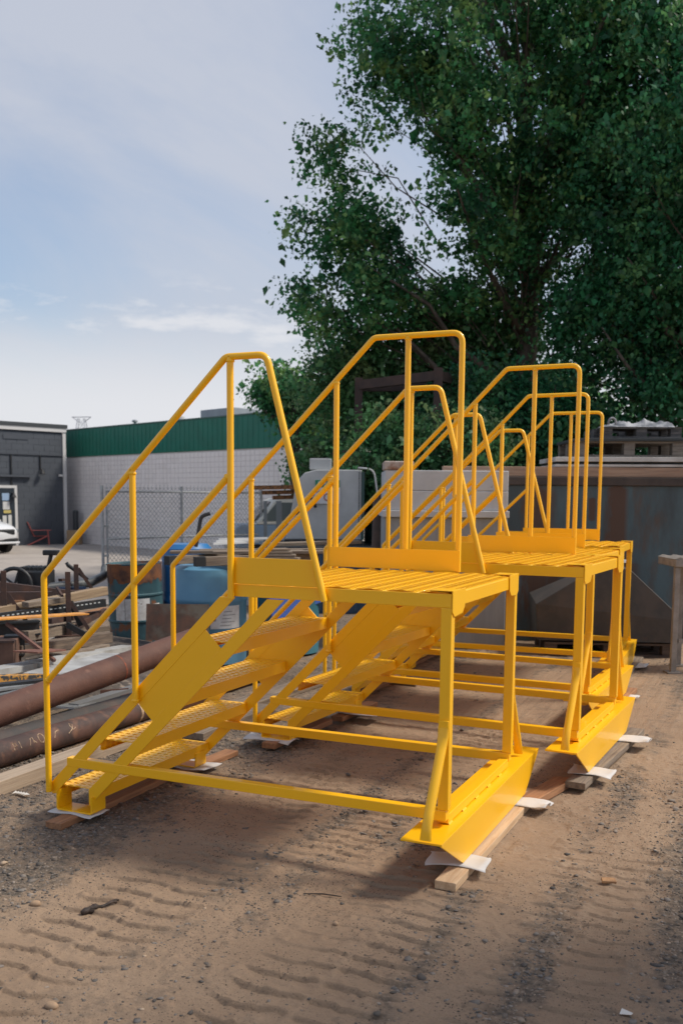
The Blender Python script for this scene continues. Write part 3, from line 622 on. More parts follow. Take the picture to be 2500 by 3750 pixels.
b = MB(); pts = [yd((-2.95, 10.60, 1.00)), yd((-2.93, 10.60, 0.97)), yd((-2.84, 10.70, 0.88)), yd((-2.75, 10.70, 0.81))]; b.tube(pts, [.018, .022, .022, .02], 8); single('hook_rod', b, BLACK, 'thin black hooked rod leaning behind the tallest rusty post', 'rod', loc=pts[2], smooth=True)
beamp(yd((-3.30, 9.30, 0.74)), yd((-2.79, 9.50, 0.73)), .06, .13, RUSTD, 'steel_beam', 'dark rusty beam lying on edge at the left, behind the tan timber', 'steel beam', 'dark steel lengths in the scrap pile')
beamp(yd((-2.90, 10.10, 0.76)), yd((-2.71, 10.40, 0.74)), .05, .045, mat('blue_black', (.012, .025, .06), rough=.4), 'blue_bar', 'dark blue bar lying between the two rusty posts', 'bar')
beamp(yd((-2.77, 10.00, 0.73)), yd((-2.69, 10.60, 0.70)), .14, .05, RUSTD, 'flat_tube', 'flat brown tube lying beside the dark blue bar', 'tube', 'dark steel lengths in the scrap pile')
beamp(yd((-2.77, 9.60, 0.82)), yd((-2.66, 9.40, 0.76)), .02, .03, RUSTD, 'flat_strap', 'short bent strap crossing the dark square tube', 'strap')
beamp(yd((-3.06, 10.80, 0.81)), yd((-3.06, 10.80, 0.76)), .05, .05, RUSTD, 'tube_stub', 'small rusty stub standing between the posts', 'stub')
# pump with belt wheel
pm = thing('engine_pump', 'black engine pump with a belt wheel and a tall handle behind the scrap', 'pump', yd((-3.29, 10.50, 0.74)), YROT); pm.location.z = yd((-3.29, 10.50, 0.74)).z
MB().box(-.10, .19, -.2, .2, 0, .19).build('engine_block', BLACK, pm, bevel=.02)
for i in range(6): MB().box(-.09+i*.045, -.07+i*.045, -.16, .16, .19, .225).build('cooling_fin', BLACK, pm)
w_ = [(.17*math.cos(t), .17*math.sin(t)) for t in [i*math.pi/12 for i in range(25)]]
MB().tube([(-.10+a, -.26, .05+c) for a, c in w_], .022, 8, caps=False).build('belt_wheel', BLACK, pm, smooth=True)
for i in range(5): a = i*1.257; MB().bar((-.10, -.26, .05), (-.10+.16*math.cos(a), -.26, .05+.16*math.sin(a)), .03, .02).build('spoke', BLACK, pm)
MB().tube([(.17, 0, .19), (.21, 0, .36)], .022, 8).build('handle_stem', BLACK, pm); MB().box(.13, .29, -.05, .05, .345, .40).build('handle_head', BLACK, pm, bevel=.01)
# lower part of the pile
beamp(yd((-2.79, 8.20, 0.65)), yd((-2.31, 7.90, 0.39)), .026, .026, mat('red_brown_rod', (.11, .05, .042), rough=.7, alt=(.2, .1, .07), scale=12), 'rust_rod', 'slim rusty rod slanting down across the scrap pile', 'rod')
bx = thing('steel_box', 'rusty square steel plate box at the left edge', 'steel box', yd((0, 0, 0)), 0); bx.location = yd((-2.79, 8.00, 0.30)); bx.rotation_euler = (0, 0, YROT+.15)
MB().box(-.35, .115, 0, .35, 0, .225).build('box_body', mat('brown_plate', (.10, .055, .04), rough=.8, alt=(.15, .08, .055), scale=6), bx, bevel=.006); MB().box(-.36, .12, -.01, .02, .215, .235).build('box_lip', RUSTD, bx)
def hbeam(loc, L_, h, rz, label):
    r_ = thing('steel_joist', label, 'steel joist', loc, rz, 'dark steel joist offcuts'); w = h*.8
    MB().box(-L_/2, L_/2, -w/2, w/2, h-.015, h).build('top_flange', BLACK, r_); MB().box(-L_/2, L_/2, -w/2, w/2, 0, .015).build('bottom_flange', BLACK, r_); MB().box(-L_/2, L_/2, -.008, .008, .015, h-.015).build('web', BLACK, r_)
l_ = yd((-2.76, 8.30, 0.37)); hbeam(l_, .16, .17, YROT+.2, 'dark joist offcut standing beside the rusty plate box')
l_ = yd((-2.96, 8.80, 0.46)); hbeam(l_, .5, .13, YROT+.5, 'dark joist offcut under the slim rusty rod')
single('rust_plate', MB().bar(yd((-2.48, 7.70, 0.49)), yd((-2.37, 8.10, 0.45)), .22, .012), mat('red_rust', (.22, .095, .065), rough=.85, alt=(.13, .06, .045), scale=8), 'flat reddish rusted plate lying low in the scrap pile', 'plate', loc=yd((-2.43, 7.90, 0.47)))
TI = [
    ((-3.20, 9.00, 0.45), (-2.85, 9.40, 0.45), .1, .1, WOODG, 'grey timber behind the slim rusty rod'),
    ((-2.84, 8.80, 0.46), (-2.45, 9.60, 0.46), .10, .09, WOODG, 'grey timber left of the drum, behind the foot plate'),
    ((-2.75, 8.30, 0.40), (-2.28, 9.60, 0.34), .11, .10, mat('dark_timber', (.10, .075, .06), rough=.85, alt=(.19, .14, .10), scale=4, stretch=(12, 1, 12), bump=.3, bscale=9), 'long dark timber ending at the teal drum'),
    ((-3.06, 8.60, 0.44), (-2.82, 8.90, 0.42), .12, .08, WOODB, 'brown timber end above the rusty plate box'),
    ((-2.75, 9.40, 0.40), (-2.40, 10.00, 0.38), .14, .05, WOODG, 'flat grey board against the base of the drum'),
    ((-2.39, 8.90, 0.29), (-2.26, 9.40, 0.28), .10, .05, WOODG, 'split piece of grey wood near the pale flashing'),
    ((-2.47, 8.50, 0.34), (-2.31, 9.00, 0.31), .12, .03, WOODG, 'thin grey board between the plate and the flashing'),
    ((-2.92, 9.20, 0.50), (-2.75, 9.00, 0.43), .09, .09, WOODB, 'brown offcut under the yellow flat bar'),
    ((-2.64, 10.00, 0.50), (-2.53, 10.60, 0.50), .12, .04, WOODB, 'brown board behind the slotted channel near the drum'),
    ((-3.31, 9.30, 0.47), (-3.12, 9.50, 0.48), .12, .07, WOODB, 'brown plank end at the left edge below the yellow flat bar')]
for p_, q_, w_, h_, m_, lb in TI: lumber(yd(p_), yd(q_), w_, h_, m_, lb)
beamp(yd((-2.67, 9.00, 0.57)), yd((-2.38, 9.90, 0.55)), .05, .05, RUSTD, 'angle_bar', 'rusty angle bar below the slotted channel', 'angle bar', 'dark steel lengths in the scrap pile')
beamp(yd((-2.56, 9.30, 0.72)), yd((-2.46, 9.30, 0.49)), .03, .05, BLACK, 'brace_bar', 'black brace slanting beside the square post', 'brace', 'dark steel lengths in the scrap pile')
beamp(yd((-2.53, 9.30, 0.47)), yd((-2.35, 9.80, 0.58)), .04, .05, RUSTD, 'brace_bar', 'dark brace slanting up towards the drum', 'brace', 'dark steel lengths in the scrap pile')
beamp(yd((-2.54, 9.10, 0.53)), yd((-2.35, 9.10, 0.42)), .035, .05, BLACK, 'brace_bar', 'black brace slanting down below the foot plate', 'brace', 'dark steel lengths in the scrap pile')
k_ = Y(*(-2.79, 9.60, 0.35)); rock(k_.x, k_.y, .22, 'large pale lump of broken concrete in the scrap pile', (.9, .6, .62), mat('pale_concrete', (.46, .41, .36), rough=.9, alt=(.32, .28, .25), scale=12, bump=.3, bscale=40)); bpy.data.objects[[o.name for o in bpy.data.objects if o.get('label') == 'large pale lump of broken concrete in the scrap pile'][0]].location.z = .22
# ground heap under the pile (dirt and dark litter)
b = MB(); hp = []
for j in range(22):
    for i in range(22):
        a, c = i/21*2-1, j/21*2-1; e = max(0, 1-(a*a+c*c)); hp.append((a*1.7, c*2.0, .30*e**.8 + .05*e*float(vnoise(np.array([i*.7]), np.array([j*.7]), 3)[0]) - .02))
b.add(hp, [(j*22+i, j*22+i+1, (j+1)*22+i+1, (j+1)*22+i) for j in range(21) for i in range(21)])
o = b.build('dirt_heap', mat('dark_litter', (.10, .08, .065), rough=.95, alt=(.05, .042, .038), scale=6, alt2=(.24, .19, .15), scale2=14, lo2=.55, hi2=.65, bump=.6, bscale=30), smooth=True, loc=Y(-3.0, 9.6), rz=YROT); tag(o, kind='structure')
# pale flashing strips beside the upper pipe
def strip(pts, w, m, name, label, cat, th=.02): 
    c = pts[len(pts)//2]; b = MB()
    for p, q in zip(pts[:-1], pts[1:]): b.bar(p-c, q-c, w, th)
    return tag(b.build(name, m, loc=c), label, cat, 'sheet metal offcuts beside the pipes')
strip([yd((-2.66, 7.40, 0.38)), yd((-2.50, 8.00, 0.34))], .17, SHEET, 'metal_flashing', 'pale grey flashing channel with rust spots at the left edge', 'flashing', .05)
strip([yd((-2.49, 7.90, 0.36)), yd((-2.08, 9.60, 0.24))], .15, SHEET, 'metal_flashing', 'long pale flashing strip running to the foot of the drum', 'flashing', .045)
strip([yd((-2.30, 7.50, 0.35)), yd((-2.11, 8.90, 0.29))], .30, mat('white_sheet', (.44, .45, .45), rough=.5, alt=(.30, .30, .295), scale=4), 'metal_sheet', 'white metal sheet lying against the upper pipe', 'metal sheet', .012)
HZ_ = mat('worn_hazard_paint', (.55, .27, .05), rough=.7, alt=(.05, .05, .05), scale=26, lo=.48, hi=.54, stretch=(1, 1, 1))
strip([yd((-2.59, 7.20, 0.37)), yd((-2.29, 7.50, 0.33))], .10, HZ_, 'hazard_strip', 'worn yellow and black strip below the rusted flashing', 'strip', .045)
strip([yd((-2.52, 7.00, 0.35)), yd((-2.21, 7.30, 0.34))], .08, BLACK, 'steel_angle', 'dark angle iron under the worn yellow strip', 'angle iron', .03)
strip([yd((-2.49, 6.90, 0.34)), yd((-2.20, 7.30, 0.32))], .05, GALV, 'steel_angle', 'pale edged angle iron above the upper pipe at left', 'angle iron', .02)
strip([yd((-2.45, 6.80, 0.31)), yd((-2.24, 7.10, 0.32))], .05, mat('grey_steel', (.12, .13, .13), rough=.5), 'steel_angle', 'lowest grey angle iron just above the upper pipe', 'angle iron', .02)
strip([yd((-2.11, 7.70, 0.05)), yd((-1.53, 9.00, 0.06))], .10, mat('grey_plastic', (.16, .16, .16), rough=.6), 'metal_flashing', 'grey strip lying between the upper and lower pipes', 'flashing', .06)
strip([yd((-2.15, 7.60, 0.07)), yd((-2.05, 7.90, 0.05))], .16, GALV, 'metal_sheet', 'small bent grey sheet between the pipes', 'metal sheet', .015)
b = MB(); c_ = yd((-1.89, 8.20, 0.05)); b.bar(Vector((-.12, 0, 0)), Vector((.12, 0, 0)), .09, .008); b.bar(Vector((-.12, .04, 0)), Vector((.12, .04, 0)), .008, .09); o = b.build('angle_offcut', RUST, loc=c_, rz=.9); tag(o, 'short rusty angle offcut between the pipes', 'angle iron', 'sheet metal offcuts beside the pipes')
for i in range(3): lumber(Y(-1.42+.02*(i % 2), 7.94+.03*(i % 3), .05+.1*i), Y(-1.08+.03*(i % 2), 8.0-.03*(i % 2), .05+.1*i), .12, .098, WOODB, ['lowest', 'middle', 'topmost'][i] + ' block of the cribbing that props the upper pipe', 'blocks propping the upper pipe', 'block')

# ------------------------------------------------------------------ drums
TEALD = mat('rusted_teal_paint', (.05, .125, .145), rough=.6, alt=(.035, .085, .10), scale=4, alt2=(.20, .075, .03), scale2=5, lo2=.53, hi2=.60, bump=.15, bscale=40)
def drum_prof(r, h, ribs, lip=.012, ri=.012):
    pr = [(r-.02, .0), (r, .004), (r, .02)]
    for z_ in ribs: pr += [(r, z_-.018), (r+ri, z_-.008), (r+ri, z_+.008), (r, z_+.018)]
    return pr + [(r, h-.02), (r+lip*.6, h-.01), (r+lip*.6, h), (r-.015, h), (r-.02, h-.02)]
def drum(loc, r, h, ribs, m, label, cat='drum', name='steel_drum', tilt=0.0, lid=None, group=None):
    t_ = thing(name, label, cat, loc, YROT, group); MB().lathe(drum_prof(r, h, ribs), 40).build('drum_wall', m, t_, smooth='auto')
    if lid: MB().lathe([(0, h-.03), (r-.03, h-.03), (r-.02, h-.02)], 30).build('lid', lid, t_, smooth='auto')
    t_.rotation_euler = (0, tilt, YROT); return t_
def wrap(parent, r, a0, a1, z0, z1, m, name, n_=10):
    b = MB(); vs = []
    for i in range(n_+1):
        a = a0 + (a1-a0)*i/n_
        for z_ in (z0, z1): vs.append((r*math.cos(a), r*math.sin(a), z_))
    return b.add(vs, [(2*i, 2*i+2, 2*i+3, 2*i+1) for i in range(n_)]).build(name, m, parent, smooth=True, fix=False)
LABW = mat('dirty_white_label', (.70, .68, .65), rough=.7, alt=(.56, .53, .49), scale=18, alt2=(.25, .2, .16), scale2=25, lo2=.66, hi2=.7)
dl = (-2.34, 10.90, -0.00)
dr = drum(Y(-2.31, 11.15, .0), .30, .97, (.33, .62), TEALD, 'tall rusted teal steel drum with an orange rusted top and white label', lid=RUSTD, tilt=-.03)
TOPR = mat('orange_rust_flaking', (.20, .075, .028), rough=.85, alt=(.07, .035, .025), scale=7, lo=.45, hi=.62, bump=.3, bscale=40)
b = MB(); vs = []; n_ = 60                                          # ragged rust skin round the top
for i in range(n_+1):
    a = 2*math.pi*i/n_; lo_ = .72 + .06*float(vnoise(np.array([i*.7]), np.array([1.]), 4)[0]) + .05*float(vnoise(np.array([i*2.1]), np.array([5.]), 4)[0])
    for z_ in (lo_, .962): vs.append((.302*math.cos(a), .302*math.sin(a), z_))
b.add(vs, [(2*i, 2*i+2, 2*i+3, 2*i+1) for i in range(n_)]).build('rust_band', TOPR, dr, smooth=True, fix=False)
wrap(dr, .3035, R(-124), R(-48), .335, .585, LABW, 'paper_label'); wrap(dr, .305, R(-102), R(-100.5), .345, .575, mat('label_fold', (.3, .28, .26), rough=.8), 'label_crease')
wrap(dr, .3035, R(-40), R(-20), .40, .52, LABW, 'torn_label')
BLUEP = mat('faded_blue_plastic', (.09, .235, .36), rough=.45, alt=(.11, .27, .40), scale=2, alt2=(.16, .25, .29), scale2=30, lo2=.66, hi2=.72)
BLUE2 = mat('bright_blue_plastic', (.02, .16, .40), rough=.4, alt=(.025, .14, .34), scale=3)
pb = [(.30, 0), (.385, .02), (.39, .12), (.39, .635), (.40, .655), (.40, .685), (.39, .70), (.385, .90), (.36, .98), (.30, 1.01), (.0, 1.01)]
t_ = thing('plastic_barrel', 'big faded blue plastic barrel with a white label, under the plank pile', 'barrel', Y(-1.38, 10.25), YROT+.0, 'blue plastic barrels'); MB().lathe(pb, 44).build('barrel_wall', BLUEP, t_, smooth='auto')
wrap(t_, .3925, R(-80), R(-31), .39, .62, mat('white_label', (.66, .67, .66), rough=.6, alt=(.55, .55, .54), scale=14), 'white_label')
TXT = mat('label_print', (.16, .16, .17), rough=.7)
for i in range(5): wrap(t_, .3935, R(-66+i*1.5), R(-48+ (i*7) % 13), .42+i*.035, .426+i*.035, TXT, 'printed_line', 4)
b = MB(); 
for z0, z1, a0, a1 in ((.47, .53, -79, -72),): wrap(t_, .394, R(a0), R(a1), z0, z1, TXT, 'hazard_diamond', 3)
t_ = thing('plastic_barrel', 'narrow bright blue plastic barrel standing between the teal drum and the big barrel', 'barrel', Y(-1.80, 11.5), YROT, 'blue plastic barrels'); MB().lathe([(.25, 0), (.29, .03), (.29, .48), (.30, .50), (.30, .53), (.29, .55), (.285, 1.12), (.24, 1.17), (0, 1.17)], 36).build('barrel_wall', BLUE2, t_, smooth='auto')
t_ = thing('plastic_barrel', 'teal blue plastic barrel right of the big barrel, behind the stair', 'barrel', Y(-.60, 10.9), YROT, 'blue plastic barrels'); MB().lathe([(r_*.9, z_) for r_, z_ in pb], 36).build('barrel_wall', mat('teal_plastic', (.045, .17, .22), rough=.45, alt=(.055, .19, .25), scale=3), t_, smooth='auto')
TARP = mat('blue_tarp', (.05, .12, .42), rough=.5); single('blue_tarp', MB().bar(Y(-.75, 10.3, .55), Y(-.15, 10.9, .75), .03, .30), TARP, 'bright blue folded tarp seen between the stair stringers', 'tarp', loc=Y(-.45, 10.6, .5), bevel=.01)
# leaning rusty plate
c_ = Y(*(-1.61, 9.60, 0.31)); b = MB().box(-.31, .31, -.006, .006, 0, .36); o = b.build('leaning_plate', mat('blotchy_brown_plate', (.10, .068, .05), rough=.8, alt=(.17, .085, .055), scale=6, alt2=(.17, .145, .11), scale2=4, lo2=.50, hi2=.62, bump=.15, bscale=40), loc=Y(-1.62, 9.70, .02)); o.rotation_euler = (R(-9), 0, YROT); o.location = Y(-1.62, 9.70, .30); tag(o, 'blotchy brown steel plate leaning against the big blue barrel', 'steel plate')
# plank pile on the barrels
PB = 'timbers piled on the blue barrels'
ENDP = mat('black_painted_end', (.02, .022, .024), rough=.7)
def ended(p, q, w, h, label):
    o = lumber(p, q, w, h, WOODG, label, PB); d = (Vector(q)-Vector(p)).length
    MB().box(-w/2-.002, w/2+.002, -d/2-.003, -d/2+.10, -h/2-.002, h/2+.002).build('painted_end', ENDP, o); return o
ended(Y(*(-1.74, 9.85, 1.08)), Y(-.55, 11.0, 1.10), .09, .085, 'timber with a black painted end at the left of the plank pile')
ended(Y(*(-1.44, 9.70, 1.08)), Y(-.25, 10.2, 1.10), .09, .09, 'timber with a black painted end in the middle of the plank pile')
for i, (aa, bb, z_) in enumerate(((-1.75, 10.1, 1.15), (-1.5, 10.45, 1.15), (-1.3, 10.0, 1.155))): lumber(Y(aa, bb, z_), Y(aa+1.35, bb+.15, z_+.01), .14, .03, WOODG, ['grey board on top of the pile at its left end', 'grey board on top of the pile, further back', 'grey board on top of the pile in front'][i], PB)
for i in range(5): lumber(Y(-.95+.03*i, 9.85, 1.085+.028*i), Y(-.38-.04*i, 9.75+.05*i, 1.085+.028*i), .16, .022, WOODG, ['lowest', 'second lowest', 'middle', 'second highest', 'topmost'][i] + ' thin board of the small stack seen behind the toe board', PB)
WP = mat('white_pvc', (.62, .62, .61), rough=.5)
for i in range(3): beamp(Y(-1.42+.02*i, 10.9+.08*i, 1.20+.02*i), Y(-.95+.05*i, 11.3, 1.21+.02*i), .025, .025, WP, 'plastic_pipe', ['lowest', 'middle', 'upper'][i] + ' white plastic pipe lying on the plank pile', 'pipe', 'white pipes on the plank pile')
b = MB(); pts = fillet([Y(-1.62, 11, 1.16), Y(-1.56, 11, 1.50), Y(-1.46, 11, 1.53)], .1, 4); b.tube(pts, [.022]*len(pts), 8); single('steel_hook', b, mat('brown_black', (.04, .035, .033), rough=.6), 'dark hooked steel arm standing behind the plank pile', 'hook', loc=pts[0], smooth='auto')
lumber(Y(-.9, 11.4, 1.17), Y(.2, 11.7, 1.2), .22, .04, WOODG, 'wide grey board behind the plank pile', PB)
# boards lying left behind the stairs' feet
board(Y(-1.06, 6.9)[:2], Y(-.62, 7.9)[:2], .20, .05, .0, WOODG, 'grey splintered board lying behind the nearest stair', group='boards lying under the stairs')
board(Y(-.95, 7.7)[:2], Y(.05, 9.6)[:2], .24, .05, .0, WOODG, 'wide grey board on the ground behind the second stair', group='boards lying under the stairs')
# ------------------------------------------------------------------ white bin and the big stained container
WHP = mat('chalky_white_paint', (.52, .53, .54), rough=.55, alt=(.43, .44, .45), scale=2.5, alt2=(.16, .075, .04), scale2=6, lo2=.68, hi2=.74)
GREYP = mat('grey_paint', (.30, .31, .32), rough=.6, alt=(.24, .25, .26), scale=2.5, alt2=(.19, .10, .055), scale2=5, lo2=.64, hi2=.74, stretch=(1.6, 1.6, .25))
wb = thing('metal_bin', 'white and grey metal bin with a ledge and one rusty corner, left of the container', 'bin', Y(1.18, 11.25), YROT)
MB().box(-.70, .69, .0, 1.1, 0, 1.50).build('lower_wall', GREYP, wb, bevel=.01); MB().box(-.73, .70, -.05, 1.1, 1.502, 1.58).build('ledge', WHP, wb, bevel=.008); MB().box(-.70, .69, .0, 1.1, 1.582, 1.80).build('upper_wall', WHP, wb, bevel=.008); MB().box(-.70, .69, .004, 1.1, 1.803, 2.03).build('top_panel', WHP, wb, bevel=.008)
MB().box(-.715, -.38, -.012, .5, 2.033, 2.13).build('corner_post', mat('rusty_white', (.44, .38, .34), rough=.7, alt=(.24, .11, .06), scale=6, lo=.45, hi=.6), wb, bevel=.012)
CONT = mat('stained_teal_steel', (.075, .115, .128), rough=.65, alt=(.05, .065, .07), scale=1.6, alt2=(.10, .055, .032), scale2=2.6, lo2=.50, hi2=.72, detail=9, stretch=(1.5, 1.5, .5), bump=.08, bscale=30)
STAIN = mat('rust_streaks', (.060, .032, .022), rough=.85, alt=(.035, .022, .018), scale=4, stretch=(2, 2, .4))
ct = thing('steel_container', 'long dark stained steel container with a brown timber along its top edge', 'container', Y(4.3, 11.95), YROT)
MB().box(-2.32, 4.2, 0, 2.4, 0, 1.88).build('side_wall', CONT, ct); MB().box(-2.35, 4.25, -.03, 2.42, 1.883, 1.985).build('top_rim', mat('brown_rim', (.075, .055, .045), rough=.8, alt=(.045, .035, .03), scale=3), ct, bevel=.01)
def streaks(m, specs):
    """rust runs down the plate: each with its own place, width and height, broken up by noise"""
    t = m.node_tree; n = t.nodes; l = t.links; p = n['Principled BSDF']; src = p.inputs['Base Color'].links[0].from_socket
    tc_ = n.new('ShaderNodeTexCoord'); sp = n.new('ShaderNodeSeparateXYZ'); l.new(tc_.outputs['Object'], sp.inputs[0])
    no = n.new('ShaderNodeTexNoise'); no.inputs['Scale'].default_value = 5; no.inputs['Detail'].default_value = 8; no.inputs['Roughness'].default_value = .7; mp_ = n.new('ShaderNodeMapping'); mp_.inputs['Scale'].default_value = (2.2, 1, .6); l.new(tc_.outputs['Object'], mp_.inputs[0]); l.new(mp_.outputs[0], no.inputs[0])
    def M_(op, a, b=None):
        k = n.new('ShaderNodeMath'); k.operation = op
        for i, v in enumerate((a, b)):
            if v is None: continue
            if isinstance(v, (int, float)): k.inputs[i].default_value = v
            else: l.new(v, k.inputs[i])
        return k.outputs[0]
    tot = None
    for x0, w_, z0, z1, st in specs:
        fx = M_('SUBTRACT', 1.0, M_('DIVIDE', M_('ABSOLUTE', M_('SUBTRACT', M_('ADD', sp.outputs[0], M_('MULTIPLY', M_('SUBTRACT', no.outputs[0], .5), w_*.9)), x0)), w_)); fx = M_('MAXIMUM', fx, 0.0)
        fz = M_('SUBTRACT', 1.0, M_('DIVIDE', M_('ABSOLUTE', M_('SUBTRACT', sp.outputs[2], (z0+z1)/2)), (z1-z0)/2)); fz = M_('MINIMUM', M_('MAXIMUM', M_('MULTIPLY', fz, 5.0), 0.0), 1.0)
        f = M_('MULTIPLY', M_('MULTIPLY', fx, fz), st); tot = f if tot is None else M_('MAXIMUM', tot, f)
    mr = n.new('ShaderNodeMapRange'); mr.inputs[1].default_value = .16; mr.inputs[2].default_value = .52; l.new(M_('ADD', tot, M_('MULTIPLY', M_('SUBTRACT', no.outputs[0], .5), .9)), mr.inputs[0]); mr.inputs[4].default_value = .92
    mx = n.new('ShaderNodeMix'); mx.data_type = 'RGBA'; l.new(mr.outputs[0], mx.inputs[0]); l.new(src, mx.inputs[6]); mx.inputs[7].default_value = (.085, .038, .019, 1); l.new(mx.outputs[2], p.inputs['Base Color'])
streaks(CONT, [(-1.00, .17, .75, 1.95, 1.0), (-1.02, .42, .62, .98, .95), (-1.95, .30, .25, 1.95, .8), (-1.75, .14, .2, 1.3, .8), (-1.45, .22, .55, 1.15, .75), (-1.30, .06, 1.45, 1.75, .9), (-.1, .16, .4, 1.3, .7), (.6, .2, .2, 1.8, .8), (-.9, .10, .2, .7, .7)])
BEAM = mat('brown_timber', (.40, .27, .19), rough=.85, alt=(.28, .18, .125), scale=3, stretch=(.6, 14, 14), bump=.3, bscale=9)
tb = MB().box(-2.45, 3.0, -.07, .07, 0, .115).build('top_timber', BEAM, bevel=.006, loc=Y(3.65, 12.02, 1.988), rz=YROT); tag(tb, 'long brown timber lying on the front edge of the stained container', 'timber')
def sheet(a0, a1, b_, z0, th, m, label, dz=0.0): o = MB().box(-(a1-a0)/2, (a1-a0)/2, -.5, .5, 0, th).build('sheet_panel', m, loc=Y((a0+a1)/2, b_+.5, z0), rz=YROT, bevel=.004); o.rotation_euler = (0, -dz, YROT); return tag(o, label, 'sheet panel', 'sheet panels stacked on the container')
WSH = mat('rust_stained_white_sheet', (.55, .54, .52), rough=.6, alt=(.38, .365, .34), scale=2, alt2=(.28, .12, .045), scale2=1.4, lo2=.58, hi2=.64)
DSH = mat('dark_sheet', (.03, .038, .042), rough=.6)
sheet(2.54, 5.4, 11.95, 2.112, .03, WSH, 'lowest white sheet panel on the timber', .005); sheet(2.58, 5.4, 12.01, 2.146, .02, DSH, 'dark sheet panel between the white ones', .005); sheet(2.54, 5.4, 11.93, 2.172, .055, WSH, 'upper white sheet panel with rust patches', .004)
def pallet(a, b_, z0, w, dpt, h, m, label, blocks=3, rz=0.0, dark=False):
    r_ = thing('wood_pallet', label, 'pallet', Y(a, b_, z0), YROT + rz, 'pallets stacked on the container' if z0 > 1 else 'pallets on the ground')
    for y0 in np.linspace(0, dpt-.11, 4): MB().box(-w/2, w/2, y0, y0+.10, 0, .022).build('bottom_slat', m, r_)
    for y0 in np.linspace(0, dpt-.11, 5): MB().box(-w/2, w/2, y0, y0+.10, h-.022, h).build('top_slat', m, r_)
    for x0 in np.linspace(-w/2, w/2-.13, blocks):
        for y0 in (0.005, dpt/2-.06, dpt-.13): MB().box(x0, x0+.13, y0, y0+.12, .0225, h-.0225).build('block', m, r_)
    return r_
PALW = mat('grey_pallet_wood', (.20, .175, .15), rough=.9, alt=(.12, .105, .09), scale=4, stretch=(1, 10, 10), bump=.3, bscale=9)
PALD = mat('dark_pallet_wood', (.045, .047, .05), rough=.85, alt=(.13, .125, .12), scale=5, stretch=(1, 8, 8))
pallet(3.46, 12.10, 2.235, 1.30, 1.0, .185, PALW, 'grey wood pallet on the white sheet panels', 3, .0); 
sheet(2.78, 4.15, 12.05, 2.422, .035, DSH, 'dark sheet lying between the two pallets', .012)
pallet(3.62, 12.17, 2.462, .97, .9, .135, PALD, 'upper dark pallet with pale hoses heaped on it', 3, .0)
HOSE = mat('pale_rags', (.36, .37, .39), rough=.7, alt=(.12, .13, .15), scale=9)
hz = thing('rag_heap', 'heap of pale rags and a lifting eye on top of the upper pallet', 'rag heap', Y(3.62, 12.26, 2.597), YROT)
b = MB(); nn = 40; mm = 14; vs = []
for j in range(mm):
    for i in range(nn):
        u, v = i/(nn-1), j/(mm-1); e = min(1, min(u, 1-u)*12)*min(1, min(v, 1-v)*5)
        f = float(fbm(np.array([u*7.]), np.array([v*3.]), 4, 15)[0]); g2 = float(fbm(np.array([u*19.]), np.array([v*8.]), 2, 3)[0])
        vs.append(((u-.5)*.90, v*.5-.1, e*max(0, .02 + (.05+.06*u)*max(0, f-.30)*2.0*(.7+.6*g2)) )) 
b.add(vs, [(j*nn+i, j*nn+i+1, (j+1)*nn+i+1, (j+1)*nn+i) for j in range(mm-1) for i in range(nn-1)]).build('rags', HOSE, hz, smooth='auto')
MB().tube([(-.36+.045*math.cos(t), -.08, .05+.055*math.sin(t)) for t in [i*math.pi/7 for i in range(-1, 9)]], .014, 8).build('lifting_eye', HOSE, hz, smooth=True)
# hopper upside down on a pallet
HOP = mat('dark_hopper_steel', (.052, .049, .047), rough=.6, alt=(.08, .068, .06), scale=4, alt2=(.09, .06, .045), scale2=9, lo2=.62, hi2=.72, bump=.05, bscale=30)
hp_ = thing('steel_hopper', 'dark steel hopper standing upside down in front of the stained container', 'hopper', Y(2.98, 11.22, .17), YROT - .10)
wx, wy, sk, top = .80, .46, .26, .80
b = MB(); vs = [(-wx*.96, -wy, .0), (wx*1.02, -wy, .0), (wx*1.02, wy, .0), (-wx*.96, wy, .0), (-wx, -wy, sk+.14), (wx, -wy, sk-.02), (wx, wy, sk+.06), (-wx, wy, sk+.18), (-.16, -.40, top), (.20, -.40, top), (.20, -.08, top), (-.16, -.08, top)]
b.add(vs, [(0, 1, 5, 4), (1, 2, 6, 5), (2, 3, 7, 6), (3, 0, 4, 7), (4, 5, 9, 8), (5, 6, 10, 9), (6, 7, 11, 10), (7, 4, 8, 11), (8, 9, 10, 11)]); b.build('hopper_shell', HOP, hp_, bevel=.008)
MB().lathe([(.15, top), (.15, top+.06), (.19, top+.06), (.19, top+.085), (.14, top+.085), (.14, top)], 28, c=(.02, -.22, 0)).build('outlet_ring', mat('pale_grey_ring', (.42, .42, .42), rough=.5), hp_, smooth='auto')
pallet(2.95, 10.78, .0, 1.4, .9, .15, mat('dark_brown_pallet', (.13, .095, .075), rough=.9, alt=(.08, .06, .05), scale=4, stretch=(1, 8, 8)), 'low dark pallet under the steel hopper', 3, -.06)
